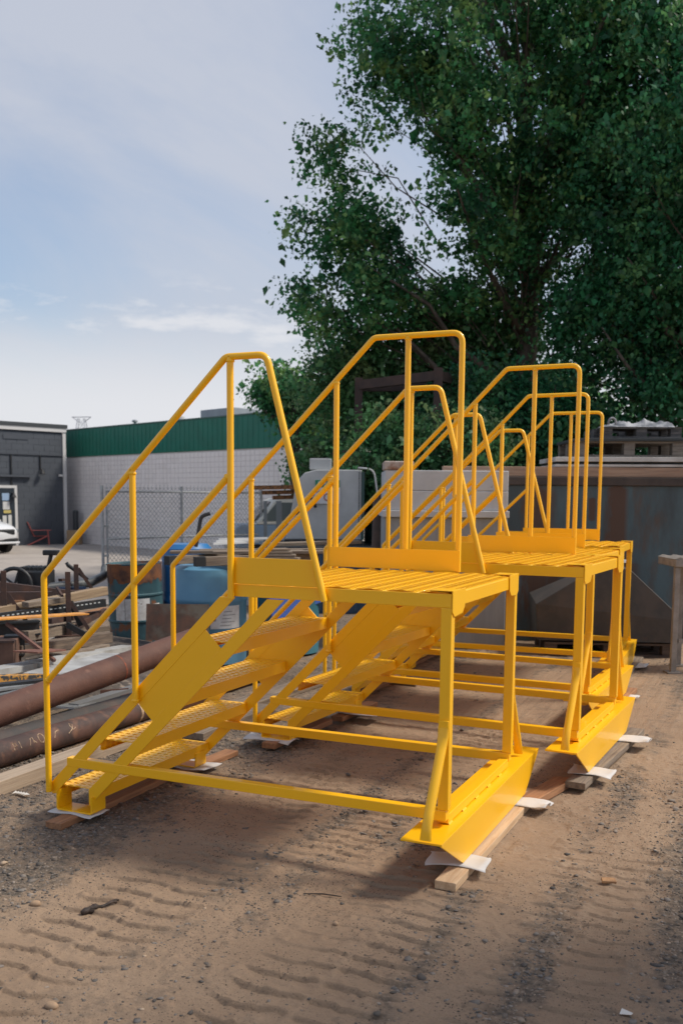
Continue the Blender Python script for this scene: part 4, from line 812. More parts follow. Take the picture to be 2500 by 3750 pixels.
# beige trestle at the right edge
BEI = mat('beige_paint', (.30, .27, .24), rough=.6, alt=(.22, .195, .17), scale=7, bump=.1, bscale=30)
tr = thing('steel_trestle', 'beige steel trestle with a serrated top, cut by the right edge of the picture', 'trestle', Y(3.74, 9.80), YROT)
for x0, y0 in ((-.42, 0), (.42, 0), (-.23, .42), (.5, .42)): MB().box(x0-.027, x0+.027, y0-.027, y0+.027, .012, 1.06).build('leg', BEI, tr, bevel=.004); MB().box(x0-.07, x0+.07, y0-.07, y0+.07, 0, .0125).build('foot_plate', BEI, tr)
MB().box(-.455, .56, -.05, .50, 1.062, 1.14).build('top_frame', BEI, tr, bevel=.008); MB().box(-.38, .38, -.02, .02, .30, .34).build('stretcher', BEI, tr)
for i in range(9): MB().prism([(-.05, 1.139), (.0, 1.160), (.05, 1.139)], 'y', -.05, .5).build('ridge', BEI, tr).location.x = -.41 + i*.115

# ------------------------------------------------------------------ welding booth, skip, green tank, rack
BOX = mat('pale_enclosure', (.48, .49, .48), rough=.55, alt=(.40, .41, .40), scale=2, alt2=(.2, .15, .11), scale2=11, lo2=.70, hi2=.74)
eb = thing('welding_cabin', 'pale grey metal cabin with a sloping left end and a green and white sign', 'cabin', Y(-.27, 15.0), YROT)
b = MB().prism([(-.58, 1.08), (.56, 1.08), (.56, 2.13), (-.12, 2.13), (-.30, 2.08), (-.42, 1.95)], 'y', 0, 1.3); b.build('cabin_shell', BOX, eb, bevel=.015)
MB().box(-.60, .58, -.03, 1.3, 1.0, 1.078).build('base_frame', BLACK, eb); MB().box(-.23, .10, .12, .5, 2.132, 2.30).build('roof_unit', BOX, eb, bevel=.012); MB().box(-.2, .07, .135, .48, 2.30, 2.315).build('unit_cap', DSH, eb)
MB().box(.515, .525, -.004, .0, 1.12, 2.1).build('door_gap', BLACK, eb)
MB().tube(fillet([Vector((-.42, -.05, 1.46)), Vector((-.25, -.10, 1.70)), Vector((-.16, -.10, 1.70)), Vector((-.13, -.10, 1.56))], .08, 5), .022, 8).build('door_pipe', BLACK, eb, smooth=True)
MB().box(.56, .60, -.02, .04, 1.08, 2.10).build('green_edge', mat('dark_teal_paint', (.03, .075, .07), rough=.5), eb)
MB().tube(fillet([Vector((.50, -.03, 2.16)), Vector((.74, -.03, 2.14)), Vector((.82, -.03, 1.6)), Vector((.76, -.03, .95))], .15, 6), .014, 7).build('white_hose', WP, eb, smooth=True)
SG = mat('sign_green', (.012, .20, .105), rough=.5); SW = mat('sign_white', (.66, .66, .66), rough=.5); SR = mat('sign_red', (.35, .10, .10), rough=.5)
sg = thing('safety_sign', 'green and white safety sign fixed to the pale cabin', 'sign', Y(-.225, 14.985, 1.62), YROT)
MB().box(-.19, .19, -.008, 0, .0, .36).build('white_panel', SW, sg); MB().box(-.185, .185, -.012, -.0085, .245, .355).build('green_panel', SG, sg)
def text(s_, size, m, parent, loc, rot=(R(90), 0, 0), ext=.001, name='lettering', align='CENTER'):
    cu = bpy.data.curves.new(name, 'FONT'); cu.body = s_; cu.size = size; cu.extrude = ext; cu.align_x = align; cu.align_y = 'CENTER'; to = bpy.data.objects.new('tmp', cu); COL.objects.link(to); cu.materials.append(m); bpy.context.view_layer.update(); me = bpy.data.meshes.new_from_object(to.evaluated_get(bpy.context.evaluated_depsgraph_get())); bpy.data.objects.remove(to); o = link(bpy.data.objects.new(name, me), parent); o['kind'] = 'stuff'; o.location = loc; o.rotation_euler = rot; return o
text('SAFETY', .088, SW, sg, (0, -.0135, .30)); 
ring = [(.05*math.cos(t), -.011, .10+.05*math.sin(t)) for t in [i*math.pi/8 for i in range(17)]]; MB().tube(ring, .009, 5, caps=False).build('red_circle', SR, sg)
text('FIRST', .055, BLACK, sg, (-.10, -.0095, .175))
sk_ = thing('blue_skip', 'dark blue skip with a black lid carrying the pale cabin', 'skip', Y(-.30, 14.6), YROT)
MB().prism([(-.66, 0), (.66, 0), (.74, .90), (-.74, .90)], 'y', 0, 1.9).build('skip_body', mat('dark_blue_paint', (.03, .075, .14), rough=.55, alt=(.045, .09, .15), scale=3), sk_, bevel=.01); MB().box(-.78, .78, -.05, 1.95, .903, .998).build('skip_lid', BLACK, sk_, bevel=.02)
for i in range(5): MB().box(-.55+i*.26, -.51+i*.26, -.035, .0, .05, .88).build('rib', sk_.children[0].data.materials[0], sk_)
gt = thing('green_tank', 'dark green rounded tank behind the white bin', 'tank', Y(.86, 16.2), YROT)
MB().lathe([(0, 2.2), (.35, 2.17), (.48, 2.05), (.50, 1.9), (.50, .1), (.47, 0)], 28).build('tank_shell', mat('green_tank_paint', (.05, .12, .105), rough=.5, alt=(.035, .085, .08), scale=3), gt, smooth='auto'); MB().lathe([(.505, 1.42), (.515, 1.43), (.515, 1.47), (.505, 1.48)], 28).build('tank_band', GALV, gt)
single('brown_column', MB().tube([Y(.46, 12.6, 0), Y(.50, 12.6, 1.75)], .11, 16), mat('dark_brown_column', (.055, .04, .034), rough=.8, alt=(.085, .055, .042), scale=5), 'dark brown round column between the cabin and the white bin', 'column', loc=Y(.46, 12.6, 0), smooth='auto')
rk = thing('pipe_rack', 'stack of orange brown perforated channels on a grey two legged stand', 'rack', Y(-1.25, 18.4), YROT)
PERF = mat('perforated_rust', (.30, .135, .05), rough=.8, alt=(.10, .05, .028), scale=28, lo=.5, hi=.58)
for i in range(3): MB().bar((-.44+.2*i, .0+.05*i, 1.88-.09*i), (.42, .12*i, 1.90-.09*i), .10, .075).build('perforated_channel', PERF, rk)
for x0 in (-.17, .08): MB().box(x0-.03-.02*(x0 > 0), x0+.03+.02*(x0 > 0), -.03, .03, 0, 1.64).build('stand_leg', mat('rack_grey', (.20, .22, .22), rough=.5) if x0 < 0 else MATS['rack_grey'], rk)
MB().box(-.30, .2, -.2, .2, 0, .03).build('stand_base', MATS['rack_grey'], rk)

# ------------------------------------------------------------------ gantry of brown steel
GB_ = mat('gantry_brown', (.040, .026, .023), rough=.75, alt=(.065, .038, .03), scale=4)
ga_ = thing('steel_gantry', 'dark brown steel gantry frame standing in front of the bushy trees', 'gantry', Y(.26, 17), YROT)
C0, C1, C2 = Vector((0, 0, 3.60)), Vector((1.25, -.9, 3.66)), Vector((1.95, 1.0, 3.72)); 
for p_ in (C0, C1, C2): MB().box(p_.x-.065, p_.x+.065, p_.y-.065, p_.y+.065, 0, p_.z+ .12).build('gantry_post', GB_, ga_)
MB().bar(C0, C1, .11, .15).build('gantry_beam', GB_, ga_); MB().bar(C1, C2, .11, .15).build('gantry_beam', GB_, ga_); MB().bar(C0 + Vector((0, .1, 0)), C2 + Vector((0, .05, 0)), .12, .18).build('gantry_beam', GB_, ga_)

# ------------------------------------------------------------------ pavement, fence, buildings
def sheet_poly(name, pts, z_, m): 
    b = MB(); b.add([Y(a, c, z_) for a, c in pts], [tuple(range(len(pts)))]); return tag(b.build(name, m), kind='structure')
PAVE = mat('pale_asphalt', (.36, .315, .275), rough=.9, alt=(.29, .255, .225), scale=.6, lo=.4, hi=.65, alt2=(.41, .37, .33), scale2=2.5, lo2=.55, hi2=.7, bump=.3, bscale=30)
sheet_poly('pavement', [(-60, 15.5), (-1.0, 15.5), (2, 20), (40, 24), (60, 90), (-90, 90)], .012, PAVE)
WALL = mat('white_block_paint', (.88, .83, .80), rough=.75, alt=(.84, .785, .755), scale=1.2, island=.04)
MORT = mat('block_joint', (.68, .64, .62), rough=.9)
GRN = mat('green_metal_cladding', (.004, .15, .10), rough=.5, alt=(.005, .13, .085), scale=2)
A, B = Vector(Y(-9.95, 36.0)), Vector(Y(.2, 25.25)); dW = (B-A).normalized(); LW = (B-A).length; angW = math.atan2(dW.y, dW.x)
wh = thing('white_building', 'white block building with a wide dark green band under its roof', 'building', A, angW)
MB().box(.0, LW, .02, 9, 0, 3.06).build('wall', MORT, wh)
MB().box(-.02, LW, -.02, 9, 3.063, 4.0).build('green_band', GRN, wh)
nr = int(LW/.24)
rb = MB()
for i in range(nr): rb.box(.03+i*.24, .06+i*.24, -.026, -.0201, 3.07, 3.99)
tag(rb.build('band_rib', GRN, wh), kind='stuff')
MB().box(-.04, LW, -.05, 9, 4.002, 4.04).build('roof_edge', mat('edge_trim', (.06, .13, .11), rough=.5), wh)
bw, bhh = .21, .151; blk = MB().box(.006, bw-.006, .0, .03, .005, bhh-.005).build('block', WALL, wh); cnt = 0; rest = MB()
spots = [(i, j) for i in range(int(LW/bw)) for j in range(20)]; spots.sort(key=lambda s_: (abs(s_[0]*bw-9.0)*.6 + abs(s_[1]-14)*.12))
for i, j in spots:
    if cnt < 299:
        o = blk if cnt == 0 else inst('block', blk, wh); o.location = (i*bw, -.0105, j*bhh); cnt += 1
    else: rest.box(i*bw+.006, (i+1)*bw-.006, -.0105, .0195, j*bhh+.005, (j+1)*bhh-.005)
tag(rest.build('block', WALL, wh, fix=False), kind='stuff')
HV = mat('hvac_grey', (.33, .36, .40), rough=.5, alt=(.28, .30, .34), scale=2)
def onroof(px, vtop, vbot, depth, back): return None
def roofthing(name, label, cat, s_, back, build, sc=1.0):
    group = None; t_ = thing(name, label, cat, A + dW*s_ + Vector((-dW.y, dW.x, 0))*back + Vector((0, 0, 4.0)), angW, group); build(t_); t_.scale = (sc,)*3; return t_
def mush(t_): MB().lathe([(.10, 0), (.10, .45)], 16).build('pipe', GALV, t_, smooth='auto'); MB().lathe([(.10, .44), (.24, .50), (.24, .60), (.16, .68), (0, .70)], 16).build('cap', GALV, t_, smooth='auto')
roofthing('roof_vent', 'small mushroom vent on the roof of the white building', 'roof vent', 3.2, .9, mush, .42)
def fan(t_): MB().box(-.55, .7, -.4, .4, .0, .22).build('curb', HV, t_); MB().lathe([(.30, .22), (.36, .30), (.36, .62), (.30, .66), (0, .66)], 20).build('fan_housing', mat('fan_white', (.55, .55, .54), rough=.5), t_, smooth='auto'); MB().box(.45, 1.0, -.3, .3, .22, .34).build('duct', HV, t_)
roofthing('roof_fan', 'round white fan on the roof, left of the large rooftop unit', 'roof fan', 4.95, 1.5, fan, .55)
def ahu(t_): MB().box(-1.3, 1.25, -.7, .9, 0, .62).build('unit_case', HV, t_, bevel=.03); MB().lathe([(.25, .62), (.25, .68), (0, .68)], 18, c=(-.6, 0, 0)).build('fan_grille', HV, t_)
roofthing('rooftop_unit', 'large grey rooftop unit behind the green band', 'rooftop unit', 7.6, 1.6, ahu, .68); 
def duct(t_): MB().box(-1.0, 1.3, -.4, .6, 0, .36).build('duct_case', HV, t_, bevel=.03); MB().box(-.9, -.2, -.3, .5, .36, .44).build('duct_top', HV, t_)
roofthing('roof_duct', 'low grey roof duct right of the large rooftop unit', 'roof duct', 8.9, 2.4, duct, .6)
# dark grey building at left
CN = Vector(Y(-9.61, 34.71)); DL = (Vector(Y(-11.35, 32.88)) - CN).normalized(); angL = math.atan2(-DL.y, -DL.x)
DG = mat('charcoal_block_paint', (.072, .082, .098), rough=.6, alt=(.064, .073, .089), scale=.8, island=.03); DJ = mat('charcoal_joint', (.066, .075, .091), rough=.8)
gbld = thing('grey_building', 'dark charcoal block building with a white trimmed corner at the left edge', 'building', CN, angL)
MB().box(-14, -.0, .02, 12, 0, 3.93).build('wall', DJ, gbld); rest = MB(); 
for i in range(int(14/.4)):
    for j in range(19): x0 = -14 + i*.4 + (.2 if j % 2 else 0); rest.box(x0+.003, min(x0+.397, -.12), -.003, .0195, j*.2+.003, j*.2+.197)
tag(rest.build('block', DG, gbld, fix=False), kind='stuff')
TRW = mat('white_trim', (.60, .59, .58), rough=.6)
MB().box(-14, .02, -.06, .0, 3.86, 3.99).build('white_band', TRW, gbld); MB().box(-.11, .01, -.035, .1, 0, 3.855).build('corner_trim', TRW, gbld); MB().box(-14.1, .06, -.08, 12, 3.993, 4.12).build('roof_cap', mat('dark_cap', (.05, .055, .06), rough=.5), gbld)
MB().box(-14, -.11, -.04, -.013, 3.05, 3.09).build('conduit', DJ, gbld); MB().box(-2.3, -1.4, -.022, -.013, 3.55, 3.72).build('wall_vent', DJ, gbld)
for x0, ln in ((-.98, .45), (-2.05, 1.25)):
    lm = MB().box(x0-.02, x0+.02, -.045, -.013, 3.05-ln, 3.05).build('lamp_conduit', BLACK, gbld); MB().lathe([(.03, .16), (.09, .02), (.09, 0), (0, 0)], 12, c=(x0, -.14, 2.86-ln)).build('lamp_shade', BLACK, lm); MB().bar((x0, -.03, 3.03-ln), (x0, -.14, 3.0-ln), .04, .04).build('lamp_arm', BLACK, lm)
MB().box(-.30, -.17, -.10, -.013, 2.35, 2.42).build('camera_bracket', TRW, gbld)
dr_ = MB().box(-3.3, -1.87, -.05, -.013, .0, 2.02).build('door_frame', TRW, gbld); MB().box(-3.2, -1.97, -.06, -.051, .0, 1.93).build('door_leaf', mat('dark_glass', (.03, .04, .05), rough=.15), dr_)
PC = [mat('poster_blue', (.30, .42, .58), rough=.6), mat('poster_white', (.6, .6, .58), rough=.6), mat('poster_yellow', (.55, .45, .15), rough=.6)]
for i, (x0, z_, w_, h_, k) in enumerate(((-2.42, 1.52, .25, .24, 0), (-2.40, 1.22, .24, .26, 1), (-2.38, 1.10, .26, .10, 2), (-2.42, .62, .14, .40, 1), (-2.22, .62, .12, .42, 1), (-2.62, .75, .14, .14, 1))): MB().box(x0, x0+w_, -.064, -.0605, z_, z_+h_).build('notice', PC[k], dr_)
MB().box(-3.6, -1.35, -.12, -.013, 2.30, 2.37).build('canopy', DJ, gbld)
def post(a, c, r_, h, m, label, name='bollard', cat='bollard'): o = MB().lathe([(r_, 0), (r_, h-.03), (r_*.7, h), (0, h)], 14).build(name, m, smooth='auto', loc=Y(a, c)); return tag(o, label, cat)
post(-9.35, 34.9, .10, 1.18, mat('dark_post', (.04, .045, .05), rough=.5), 'dark bollard against the white wall by the charcoal corner')
o = MB().box(-.22, .22, -.2, .2, 0, .50).build('tan_box', mat('tan_box_paint', (.36, .24, .14), rough=.8), bevel=.01, loc=Y(-9.28, 34.45), rz=YROT); tag(o, 'tan box on the ground at the charcoal corner', 'box')
# red garden chair
RED = mat('red_plastic', (.50, .13, .11), rough=.55)
rc = thing('garden_chair', 'red slatted garden chair in front of the charcoal wall', 'chair', Y(-10.45, 34.05), YROT + 2.2)
for i in range(6): MB().bar((-.22+i*.088, .18, .30), (-.24+i*.096, .42, .78+.05*math.sin(math.pi*(i+.5)/6)), .075, .02).build('back_slat', RED, rc)
for i in range(5): MB().box(-.25, .25, -.30+i*.10, -.215+i*.10, .30+.0*i, .32).build('seat_slat', RED, rc)
for sx in (-1, 1): MB().bar((sx*.30, -.30, 0), (sx*.30, -.26, .50), .06, .03).build('leg', RED, rc); MB().bar((sx*.29, .45, 0), (sx*.28, -.28, .33), .08, .03).build('rail', RED, rc); MB().box(sx*.30-.06, sx*.30+.06, -.36, .26, .50, .525).build('arm', RED, rc)
um = thing('rubbish_bag', 'black bundle standing beside the red garden chair', 'bundle', Y(-11.0, 34.0), YROT)
MB().lathe([(.22, 0), (.26, .12), (.2, .3), (.1, .62), (.05, .8), (0, .82)], 12).build('bag_skin', BLACK, um, smooth=True); MB().lathe([(.12, .5), (.13, .52), (.10, .56)], 12).build('bag_tie', YP, um)
# white car, its nose in the frame
CARW = mat('white_car_paint', (.66, .67, .68), rough=.25, coat=.6); TYR = mat('tyre_rubber', (.012, .012, .013), rough=.8); GLS = mat('dark_window', (.02, .025, .03), rough=.08)
car = thing('parked_car', 'white car parked at the left edge with its dark grille towards the yard', 'car', Y(-11.55, 29.6), YROT + R(-38))
secs = [(-2.2, .80, .35, .95, .70), (-1.9, .88, .28, 1.05, .74), (-.9, .90, .25, 1.07, .78), (.7, .90, .25, 1.02, .80), (1.5, .89, .25, .96, .80), (1.95, .84, .26, .86, .78), (2.2, .72, .32, .70, .66)]
b = MB(); vs = []
for x, w_, z0, z1, wt in secs: vs += [(x, -w_*.9, z0), (x, -w_, z0+.18), (x, -w_, (z0+z1)/2+.1), (x, -wt, z1), (x, 0, z1+.03), (x, wt, z1), (x, w_, (z0+z1)/2+.1), (x, w_, z0+.18), (x, w_*.9, z0), (x, 0, z0)]
fs = [(i*10+j, i*10+(j+1) % 10, (i+1)*10+(j+1) % 10, (i+1)*10+j) for i in range(6) for j in range(10)] + [tuple(range(10)), tuple(60+j for j in range(10))]
o = b.add(vs, fs).build('body', CARW, car, smooth='auto'); sd = o.modifiers.new('s', 'SUBSURF'); sd.levels = 2; sd.render_levels = 2
b = MB(); vs = [(-2.0, -.72, .98), (-2.0, .72, .98), (-1.5, -.62, 1.48), (-1.5, .62, 1.48), (.1, -.62, 1.50), (.1, .62, 1.50), (.95, -.74, 1.0), (.95, .74, 1.0)]
b.add(vs, [(0, 2, 4, 6), (1, 7, 5, 3), (0, 1, 3, 2), (2, 3, 5, 4), (4, 5, 7, 6)]).build('cabin_glass', GLS, car); MB().box(-1.45, .05, -.6, .6, 1.49, 1.52).build('roof', CARW, car, bevel=.02)
MB().box(2.02, 2.17, -.62, .62, .56, .72).build('grille', BLACK, car, bevel=.03); MB().box(2.165, 2.185, -.10, .10, .62, .66).build('emblem', GALV, car, bevel=.01)
for sy in (-1, 1):
    MB().box(1.82, 2.06, sy*.72-.09, sy*.72+.09, .60, .73).build('headlight', mat('lamp_glass', (.25, .27, .28), rough=.1) if sy < 0 else MATS['lamp_glass'], car, bevel=.03)
    for xx in (-1.35, 1.35):
        w0 = MB().lathe([(.0, -.10), (.30, -.10), (.33, -.07), (.33, .07), (.30, .10), (0, .10)], 24, M=Matrix.Rotation(R(90), 3, 'X')).build('wheel', TYR, car, smooth='auto'); w0.location = (xx, sy*.80, .33); MB().lathe([(0, -.112), (.19, -.112), (.2, -.1)], 18, M=Matrix.Rotation(R(90*sy), 3, 'X')).build('rim', GALV, w0)
MB().box(2.0, 2.2, -.75, .75, .30, .36).build('bumper_lip', CARW, car, bevel=.02); MB().box(1.98, 2.17, -.72, .72, .37, .46).build('lower_intake', BLACK, car, bevel=.02)
# pickup seen through the fence
GLV = mat('pale_window', (.16, .19, .19), rough=.12); VW = mat('cream_van_paint', (.76, .75, .68), rough=.35); VB = mat('pale_blue_van_paint', (.26, .35, .46), rough=.4)  # pale side glass carries its reflection in the base colour
va = thing('old_truck', 'old cream and pale blue truck cab behind the rack and the fence', 'truck', Y(-1.62, 24.2), YROT + R(180+13))
b = MB().prism([(-1.6, 1.06), (.62, 1.06), (.50, 1.20), (.18, 1.62), (.05, 1.68), (-.9, 1.70), (-1.6, 1.68)], 'y', -.78, .78); b.build('cab', VW, va, bevel=.05)
MB().prism([(-1.6, .55), (1.05, .50), (1.08, .98), (.95, 1.06), (.60, 1.058), (-1.6, 1.058)], 'y', -.80, .80).build('lower_body', VB, va, bevel=.04)
for sy in (-1, 1): MB().prism([(-.42, 1.14), (.44, 1.14), (.40, 1.22), (.10, 1.58), (-.42, 1.58)], 'y', *(sorted((sy*.781, sy*.79)))).build('side_window', GLV, va); MB().lathe([(0, -.1), (.28, -.1), (.31, -.07), (.31, .07), (.28, .1), (0, .1)], 20, M=Matrix.Rotation(R(90), 3, 'X')).build('wheel', TYR, va, smooth='auto').location = (.55, sy*.72, .31)
b = MB(); b.add([(.60, -.62, 1.14), (.60, .62, 1.14), (.18, .56, 1.60), (.18, -.56, 1.60)], [(0, 1, 2, 3)]); o = b.build('windscreen', GLS, va); o.location = (.035, 0, .012)
MB().box(1.06, 1.16, -.80, .80, .40, .56).build('bumper', GALV, va, bevel=.02); MB().box(1.081, 1.09, -.6, .6, .62, .90).build('grille', BLACK, va)
for sy in (-.66, .66): MB().lathe([(0, 0), (.09, 0), (.09, .03), (0, .03)], 16, M=Matrix.Rotation(R(90), 3, 'Y'), c=(1.08, sy, .78)).build('headlight', GALV, va)
MB().bar((.42, -.80, 1.18), (.42, -.98, 1.25), .02, .02).build('mirror_arm', BLACK, va); MB().box(.38, .46, -1.05, -.95, 1.18, 1.36).build('mirror', BLACK, va)
# chain link fence
P0, P1 = Vector(Y(-4.82, 20.0)), Vector(Y(-1.9, 23.4)); dF = (P1-P0).normalized(); LF = (P1-P0).length; fe = thing('chain_link_fence', 'galvanised chain link fence panels in front of the white building', 'fence', P0, math.atan2(dF.y, dF.x))
for x in (0, .46*LF, LF): MB().tube([(x, 0, 0), (x, 0, 1.92)], .030, 10).build('fence_post', GALV, fe, smooth='auto')
for z_ in (.12, .84, 1.80): MB().tube([(0.10, 0, z_), (LF, 0, z_)], .021, 8).build('fence_rail', GALV, fe, smooth='auto')
MB().tube([(.11, 0, .1), (.11, 0, 1.82)], .019, 8).build('gate_upright', GALV, fe, smooth='auto')
for z_ in (.5, 1.1, 1.65): MB().box(-.01, .13, -.03, .03, z_-.02, z_+.02).build('hinge', GALV, fe)
b = MB(); s_ = .105; H_ = 1.84; k = -int(H_/s_)-1
while k*s_ < LF:
    for sg in (1, -1):
        x0 = k*s_; a0, a1 = (x0, x0+H_) if sg > 0 else (x0+H_, x0); z0, z1 = .05, .05+H_
        pts = [(a0, z0), (a1, z1)]; lo_, hi_ = .12, LF
        def clip(x): return (x-a0)/(a1-a0)
        t0, t1 = sorted((clip(lo_), clip(hi_))); t0, t1 = max(0, t0), min(1, t1)
        if t1 > t0: b.bar((a0+(a1-a0)*t0, .026+.002*sg, z0+(z1-z0)*t0), (a0+(a1-a0)*t1, .026+.002*sg, z0+(z1-z0)*t1), 0.007, .007)
    k += 1
tag(b.build('chain_mesh', GALV, fe, fix=False), kind='stuff')
b = MB()
for i in range(int(LF/.105)): b.bar((.12+i*.105, .026, 1.88), (.14+i*.105, .026, 1.95), .005, .005)
tag(b.build('mesh_barbs', GALV, fe, fix=False), kind='stuff')
# lattice pylon far behind
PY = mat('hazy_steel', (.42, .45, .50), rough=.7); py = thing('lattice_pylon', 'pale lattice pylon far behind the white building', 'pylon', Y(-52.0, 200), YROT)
for sx in (-1, 1):
    for sy in (-1, 1): MB().bar((sx*3.0, sy*3.0, 0), (sx*.6, sy*.6, 16.9), .12,.12).build('pylon_leg', PY, py)
for i in range(7):
    z0, z1 = i*2.4, (i+1)*2.4; f = lambda z_: 3.0-2.4*z_/16.9
    for sy in (-1, 1): MB().bar((-f(z0), sy*f(z0), z0), (f(z1), sy*f(z1), z1), .06,.06).build('lattice_bar', PY, py); MB().bar((f(z0), sy*f(z0), z0), (-f(z1), sy*f(z1), z1), .06,.06).build('lattice_bar', PY, py)
MB().bar((-1.9, 0, 17.1), (1.9, 0, 17.15), .3, .12).build('cross_arm', PY, py)
for sx in (-1, 1): MB().bar((sx*.65, 0, 16.2), (sx*1.8, 0, 17.1), .12, .12).build('arm_brace', PY, py)

# ------------------------------------------------------------------ trees
BARK = mat('grey_brown_bark', (.13, .105, .085), rough=.9, alt=(.06, .05, .042), scale=8, stretch=(1, 1, .25), bump=.5, bscale=20)
def leafmat(name, c1, c2, c3): return mat(name, c1, rough=.40, alt=c2, scale=.9, lo=.4, hi=.6, alt2=c3, scale2=1.7, lo2=.50, hi2=.64, island=.6, trans=.42, spec=.32)
LF1 = leafmat('poplar_leaf', (.060, .23, .078), (.024, .12, .055), (.22, .37, .12)); LF2 = leafmat('bush_leaf', (.095, .235, .085), (.055, .175, .075), (.22, .31, .13)); LF3 = leafmat('dark_leaf', (.036, .165, .068), (.022, .115, .055), (.11, .25, .09))  # lightest tone of each paints lit clumps into the leaf colour
def leaves(centres, rad, per, size, m, name, parent, seed, origin, drop=.5, aspect=.75):
    g_ = np.random.default_rng(seed); k = len(centres); n_ = k*per
    c = np.repeat(centres, per, 0) + np.clip(g_.normal(0, 1, (n_, 3)), -1.35, 1.35)*np.repeat(rad, per)[:, None]*np.array([1, 1, .75])
    d_ = g_.normal(0, 1, (n_, 3)); d_[:, 2] -= drop*1.6; d_ /= np.linalg.norm(d_, axis=1)[:, None]
    u = np.cross(d_, g_.normal(0, 1, (n_, 3))); u /= np.linalg.norm(u, axis=1)[:, None]
    s_ = size*np.exp(g_.normal(-.05, .34, n_))[:, None]; nrm = np.cross(d_, u)
    v = np.stack([c, c + d_*s_*.35 + u*s_*aspect*.5 + nrm*s_*.08, c + d_*s_, c + d_*s_*.35 - u*s_*aspect*.5 + nrm*s_*.08], 1).reshape(-1, 3)
    f = (np.arange(n_)*4)[:, None, None] + np.array([[0, 1, 2], [0, 2, 3]])[None]
    me = bpy.data.meshes.new(name); np_mesh(me, v - np.array(origin)[None], f.reshape(-1, 3)); me.materials.append(m)
    return tag(link(bpy.data.objects.new(name, me), parent), kind='stuff')
def tree(name, label, base, h, r0, lobes, ncl, per, lsize, m, seed, cr=(.28, .5), forks=(), nlimb=26, trunk_top=None, group='trees beyond the yard', lean=(0, 0), cat='tree', hole_lim=.41):
    g_ = np.random.default_rng(seed); b0 = Y(*base); t_ = thing(name, label, cat, b0, 0, group)
    top = Vector((lean[0], lean[1], trunk_top or h*.92)); tp = [Vector((0, 0, 0)).lerp(top, i/9) + Vector((.12*math.sin(i*1.3+seed), .12*math.cos(i*1.7+seed), 0))*(i > 0) for i in range(10)]
    MB().tube(tp, [r0*(1.25 if i == 0 else 1-.085*i) for i in range(10)], 10).build('trunk', BARK, t_, smooth=True)
    wts = np.array([l_[3]*l_[4]*l_[5] for l_ in lobes])**.85; pick = g_.choice(len(lobes), ncl, p=wts/wts.sum())
    cen = np.zeros((ncl, 3))
    for i, l_ in enumerate(lobes):
        s_ = np.where(pick == i)[0]; dv = g_.normal(0, 1, (len(s_), 3)); dv /= np.linalg.norm(dv, axis=1)[:, None]; rr_ = g_.uniform(0.12, 1, len(s_))**(1/2.1)
        o_ = dv*rr_[:, None]*np.array(l_[3:6]); ab_ = np.array(l_[:3]) + o_
        cen[s_] = np.stack([OX + ab_[:, 0]*RX - ab_[:, 1]*RY, OY + ab_[:, 0]*RY + ab_[:, 1]*RX, ab_[:, 2]], 1)
    hole = fbm(cen[:, 0]*.75+cen[:, 2]*.3, cen[:, 2]*.75+cen[:, 1]*.4, 3, seed); cen = cen[hole > hole_lim]; cen = cen[cen[:, 2] > .3]
    rad = g_.uniform(*cr, len(cen)); leaves(cen, rad, per, lsize, m, 'crown', t_, seed+1, b0)
    order = g_.permutation(len(cen)); tw = MB()
    for q_, i in enumerate(order[:nlimb*6]):
        e = Vector(cen[i]) - b0; hz_ = max(.12*h, min(e.z*.72 - .1*math.hypot(e.x, e.y), top.z*.95)); k = hz_/top.z; st = Vector((0, 0, 0)).lerp(top, k); j = min(9, k*9); st = tp[int(j)].lerp(tp[min(9, int(j)+1)], j-int(j))
        ln = (e-st).length; mid = st.lerp(e, .5) + Vector((0, 0, -.06*ln)) + Vector(g_.normal(0, .05*ln, 3)); r1 = max(.012, min(r0*.42, .016*ln+.012))
        if q_ < nlimb: MB().tube([st, st.lerp(mid, .55) + Vector((0, 0, -.01*ln)), mid, mid.lerp(e, .5) + Vector(g_.normal(0, .03*ln, 3)), e], [r1*1.2, r1, r1*.75, r1*.5, r1*.2], 7).build('limb', BARK, t_, smooth=True)
        else: s2 = st.lerp(e, .45); tw.tube([s2, s2.lerp(e, .5) + Vector(g_.normal(0, .05*ln, 3)), e], [.018, .012, .005], 4)
    tag(tw.build('twigs', BARK, t_, fix=False), kind='stuff'); return t_
tree('poplar_tree', 'tallest tree, a leafy poplar rising out of the top of the picture', (3.45, 19.4), 15, .26,
     [(3.6, 19.4, 9.5, 3.6, 3.0, 5.2), (1.6, 19, 6.6, 1.9, 1.6, 1.6), (.2, 18.8, 5.3, 1.45, 1.2, .75), (.25, 18.8, 8.0, 1.05, 1.2, 1.0), (1.45, 18.9, 10.3, 1.3, 1.4, 1.4), (.0, 18.8, 6.6, .95, .9, .6), (.35, 18.8, 9.4, .9, .9, .5), (5.4, 19.4, 10.5, 2.6, 2.4, 4.0), (2.6, 19, 12.5, 1.9, 1.6, 1.6), (1.5, 18.9, 8.6, 1.3, 1.2, 1.1)], 2400, 92, .090, LF1, 3, (.16, .31), nlimb=34, trunk_top=13.5, hole_lim=.425)
tree('dark_tree', 'dark tree at the right edge, its crown running out of the picture', (6.6, 17.0), 11, .20, [(6.3, 17.2, 6.8, 2.6, 2.2, 3.2), (5.0, 17.6, 4.6, 1.5, 1.6, 1.8), (6.0, 17.2, 3.0, 2.0, 1.6, 1.5)], 1000, 90, .085, LF3, 9, (.16, .32), nlimb=22, trunk_top=9, hole_lim=.46)
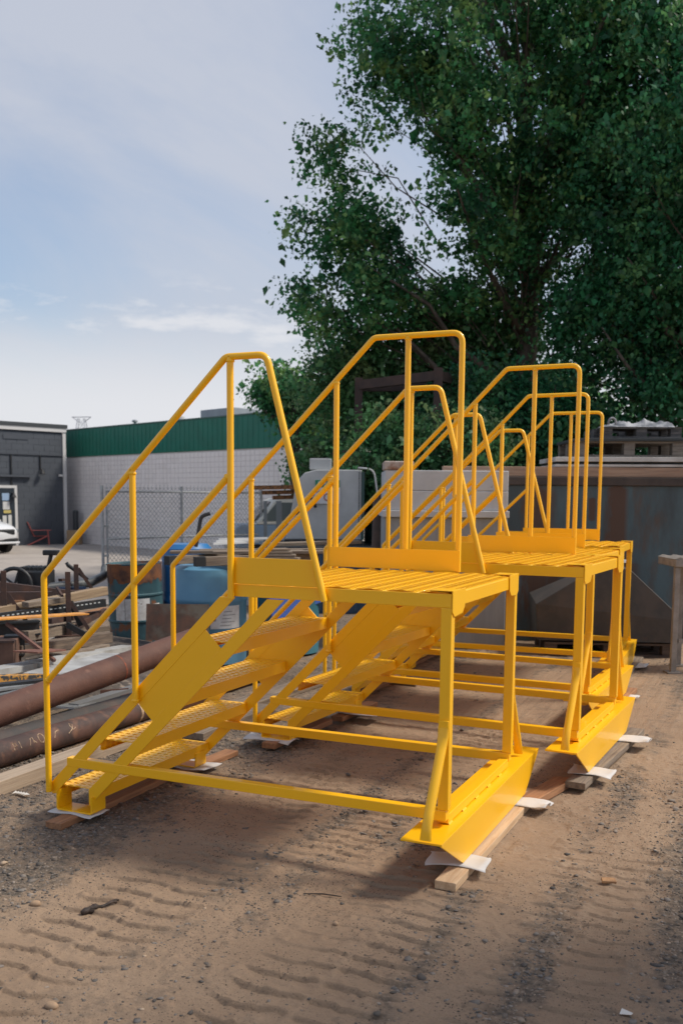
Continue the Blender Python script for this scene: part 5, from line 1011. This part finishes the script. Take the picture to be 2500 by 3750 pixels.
tree('broadleaf_tree', 'mid green broadleaf tree in front of the poplar, behind the gantry', (1.6, 20.6), 6, .16, [(1.2, 20.6, 4.3, 1.9, 1.4, 1.3), (2.4, 20.4, 4.9, 1.4, 1.3, 1.3), (.0, 20.8, 3.7, 1.0, 1.1, 1.0), (1.8, 20.2, 2.6, 2.2, 1.2, 1.2), (3.2, 20.4, 3.1, 1.8, 1.2, 1.5)], 1100, 84, .088, LF2, 17, (.17, .36), nlimb=20, trunk_top=4.5)
tree('small_tree', 'small rounded tree over the right end of the green band', (-1.15, 23.6), 5, .10, [(-1.25, 23.6, 3.85, 1.0, .9, .85), (-.45, 23.6, 3.2, .95, .9, 1.0), (-1.5, 23.7, 4.25, .55, .6, .5)], 300, 60, .095, LF1, 23, (.15, .30), nlimb=14, trunk_top=3.8)
tree('elm_bush', 'tall leafy bush in front of the gantry, behind the white bin', (.95, 15.6), 4, .06, [(.85, 15.7, 2.3, .75, .6, .85), (1.75, 15.6, 2.5, .8, .6, 1.0), (-.2, 19.0, 2.2, .7, .7, .6)], 420, 80, .075, LF2, 31, (.16, .32), nlimb=12, trunk_top=2.6, cat='bush')
tree('hedge_bush', 'dark bush behind the stained container', (3.6, 16.8), 4, .08, [(3.0, 16.8, 2.6, 1.2, .8, 1.3), (4.4, 16.8, 2.4, 1.4, .8, .8), (2.2, 16.9, 2.9, .8, .7, 1.1)], 400, 80, .078, LF3, 37, (.16, .32), nlimb=12, trunk_top=2.6, cat='bush')
tree('far_tree', 'pale far tree glimpsed between the trunks', (5.6, 34), 8, .15, [(5.0, 34, 4.0, 4.5, 2, 2.6), (.5, 36, 3.4, 2.5, 2, 2.0)], 420, 40, .22, LF2, 41, (.3, .6), nlimb=10, trunk_top=5)
# unseen tree added beside the yard to shade the bottom right corner
tree('shade_tree', 'unseen tree added out of frame at right to shade the near corner', (4.75, 2.2), 6.2, .12, [(5.02, 3.0, 4.9, 1.35, 1.15, 1.0)], 260, 60, .10, LF1, 53, (.2, .36), nlimb=10, trunk_top=4.8, hole_lim=.3)
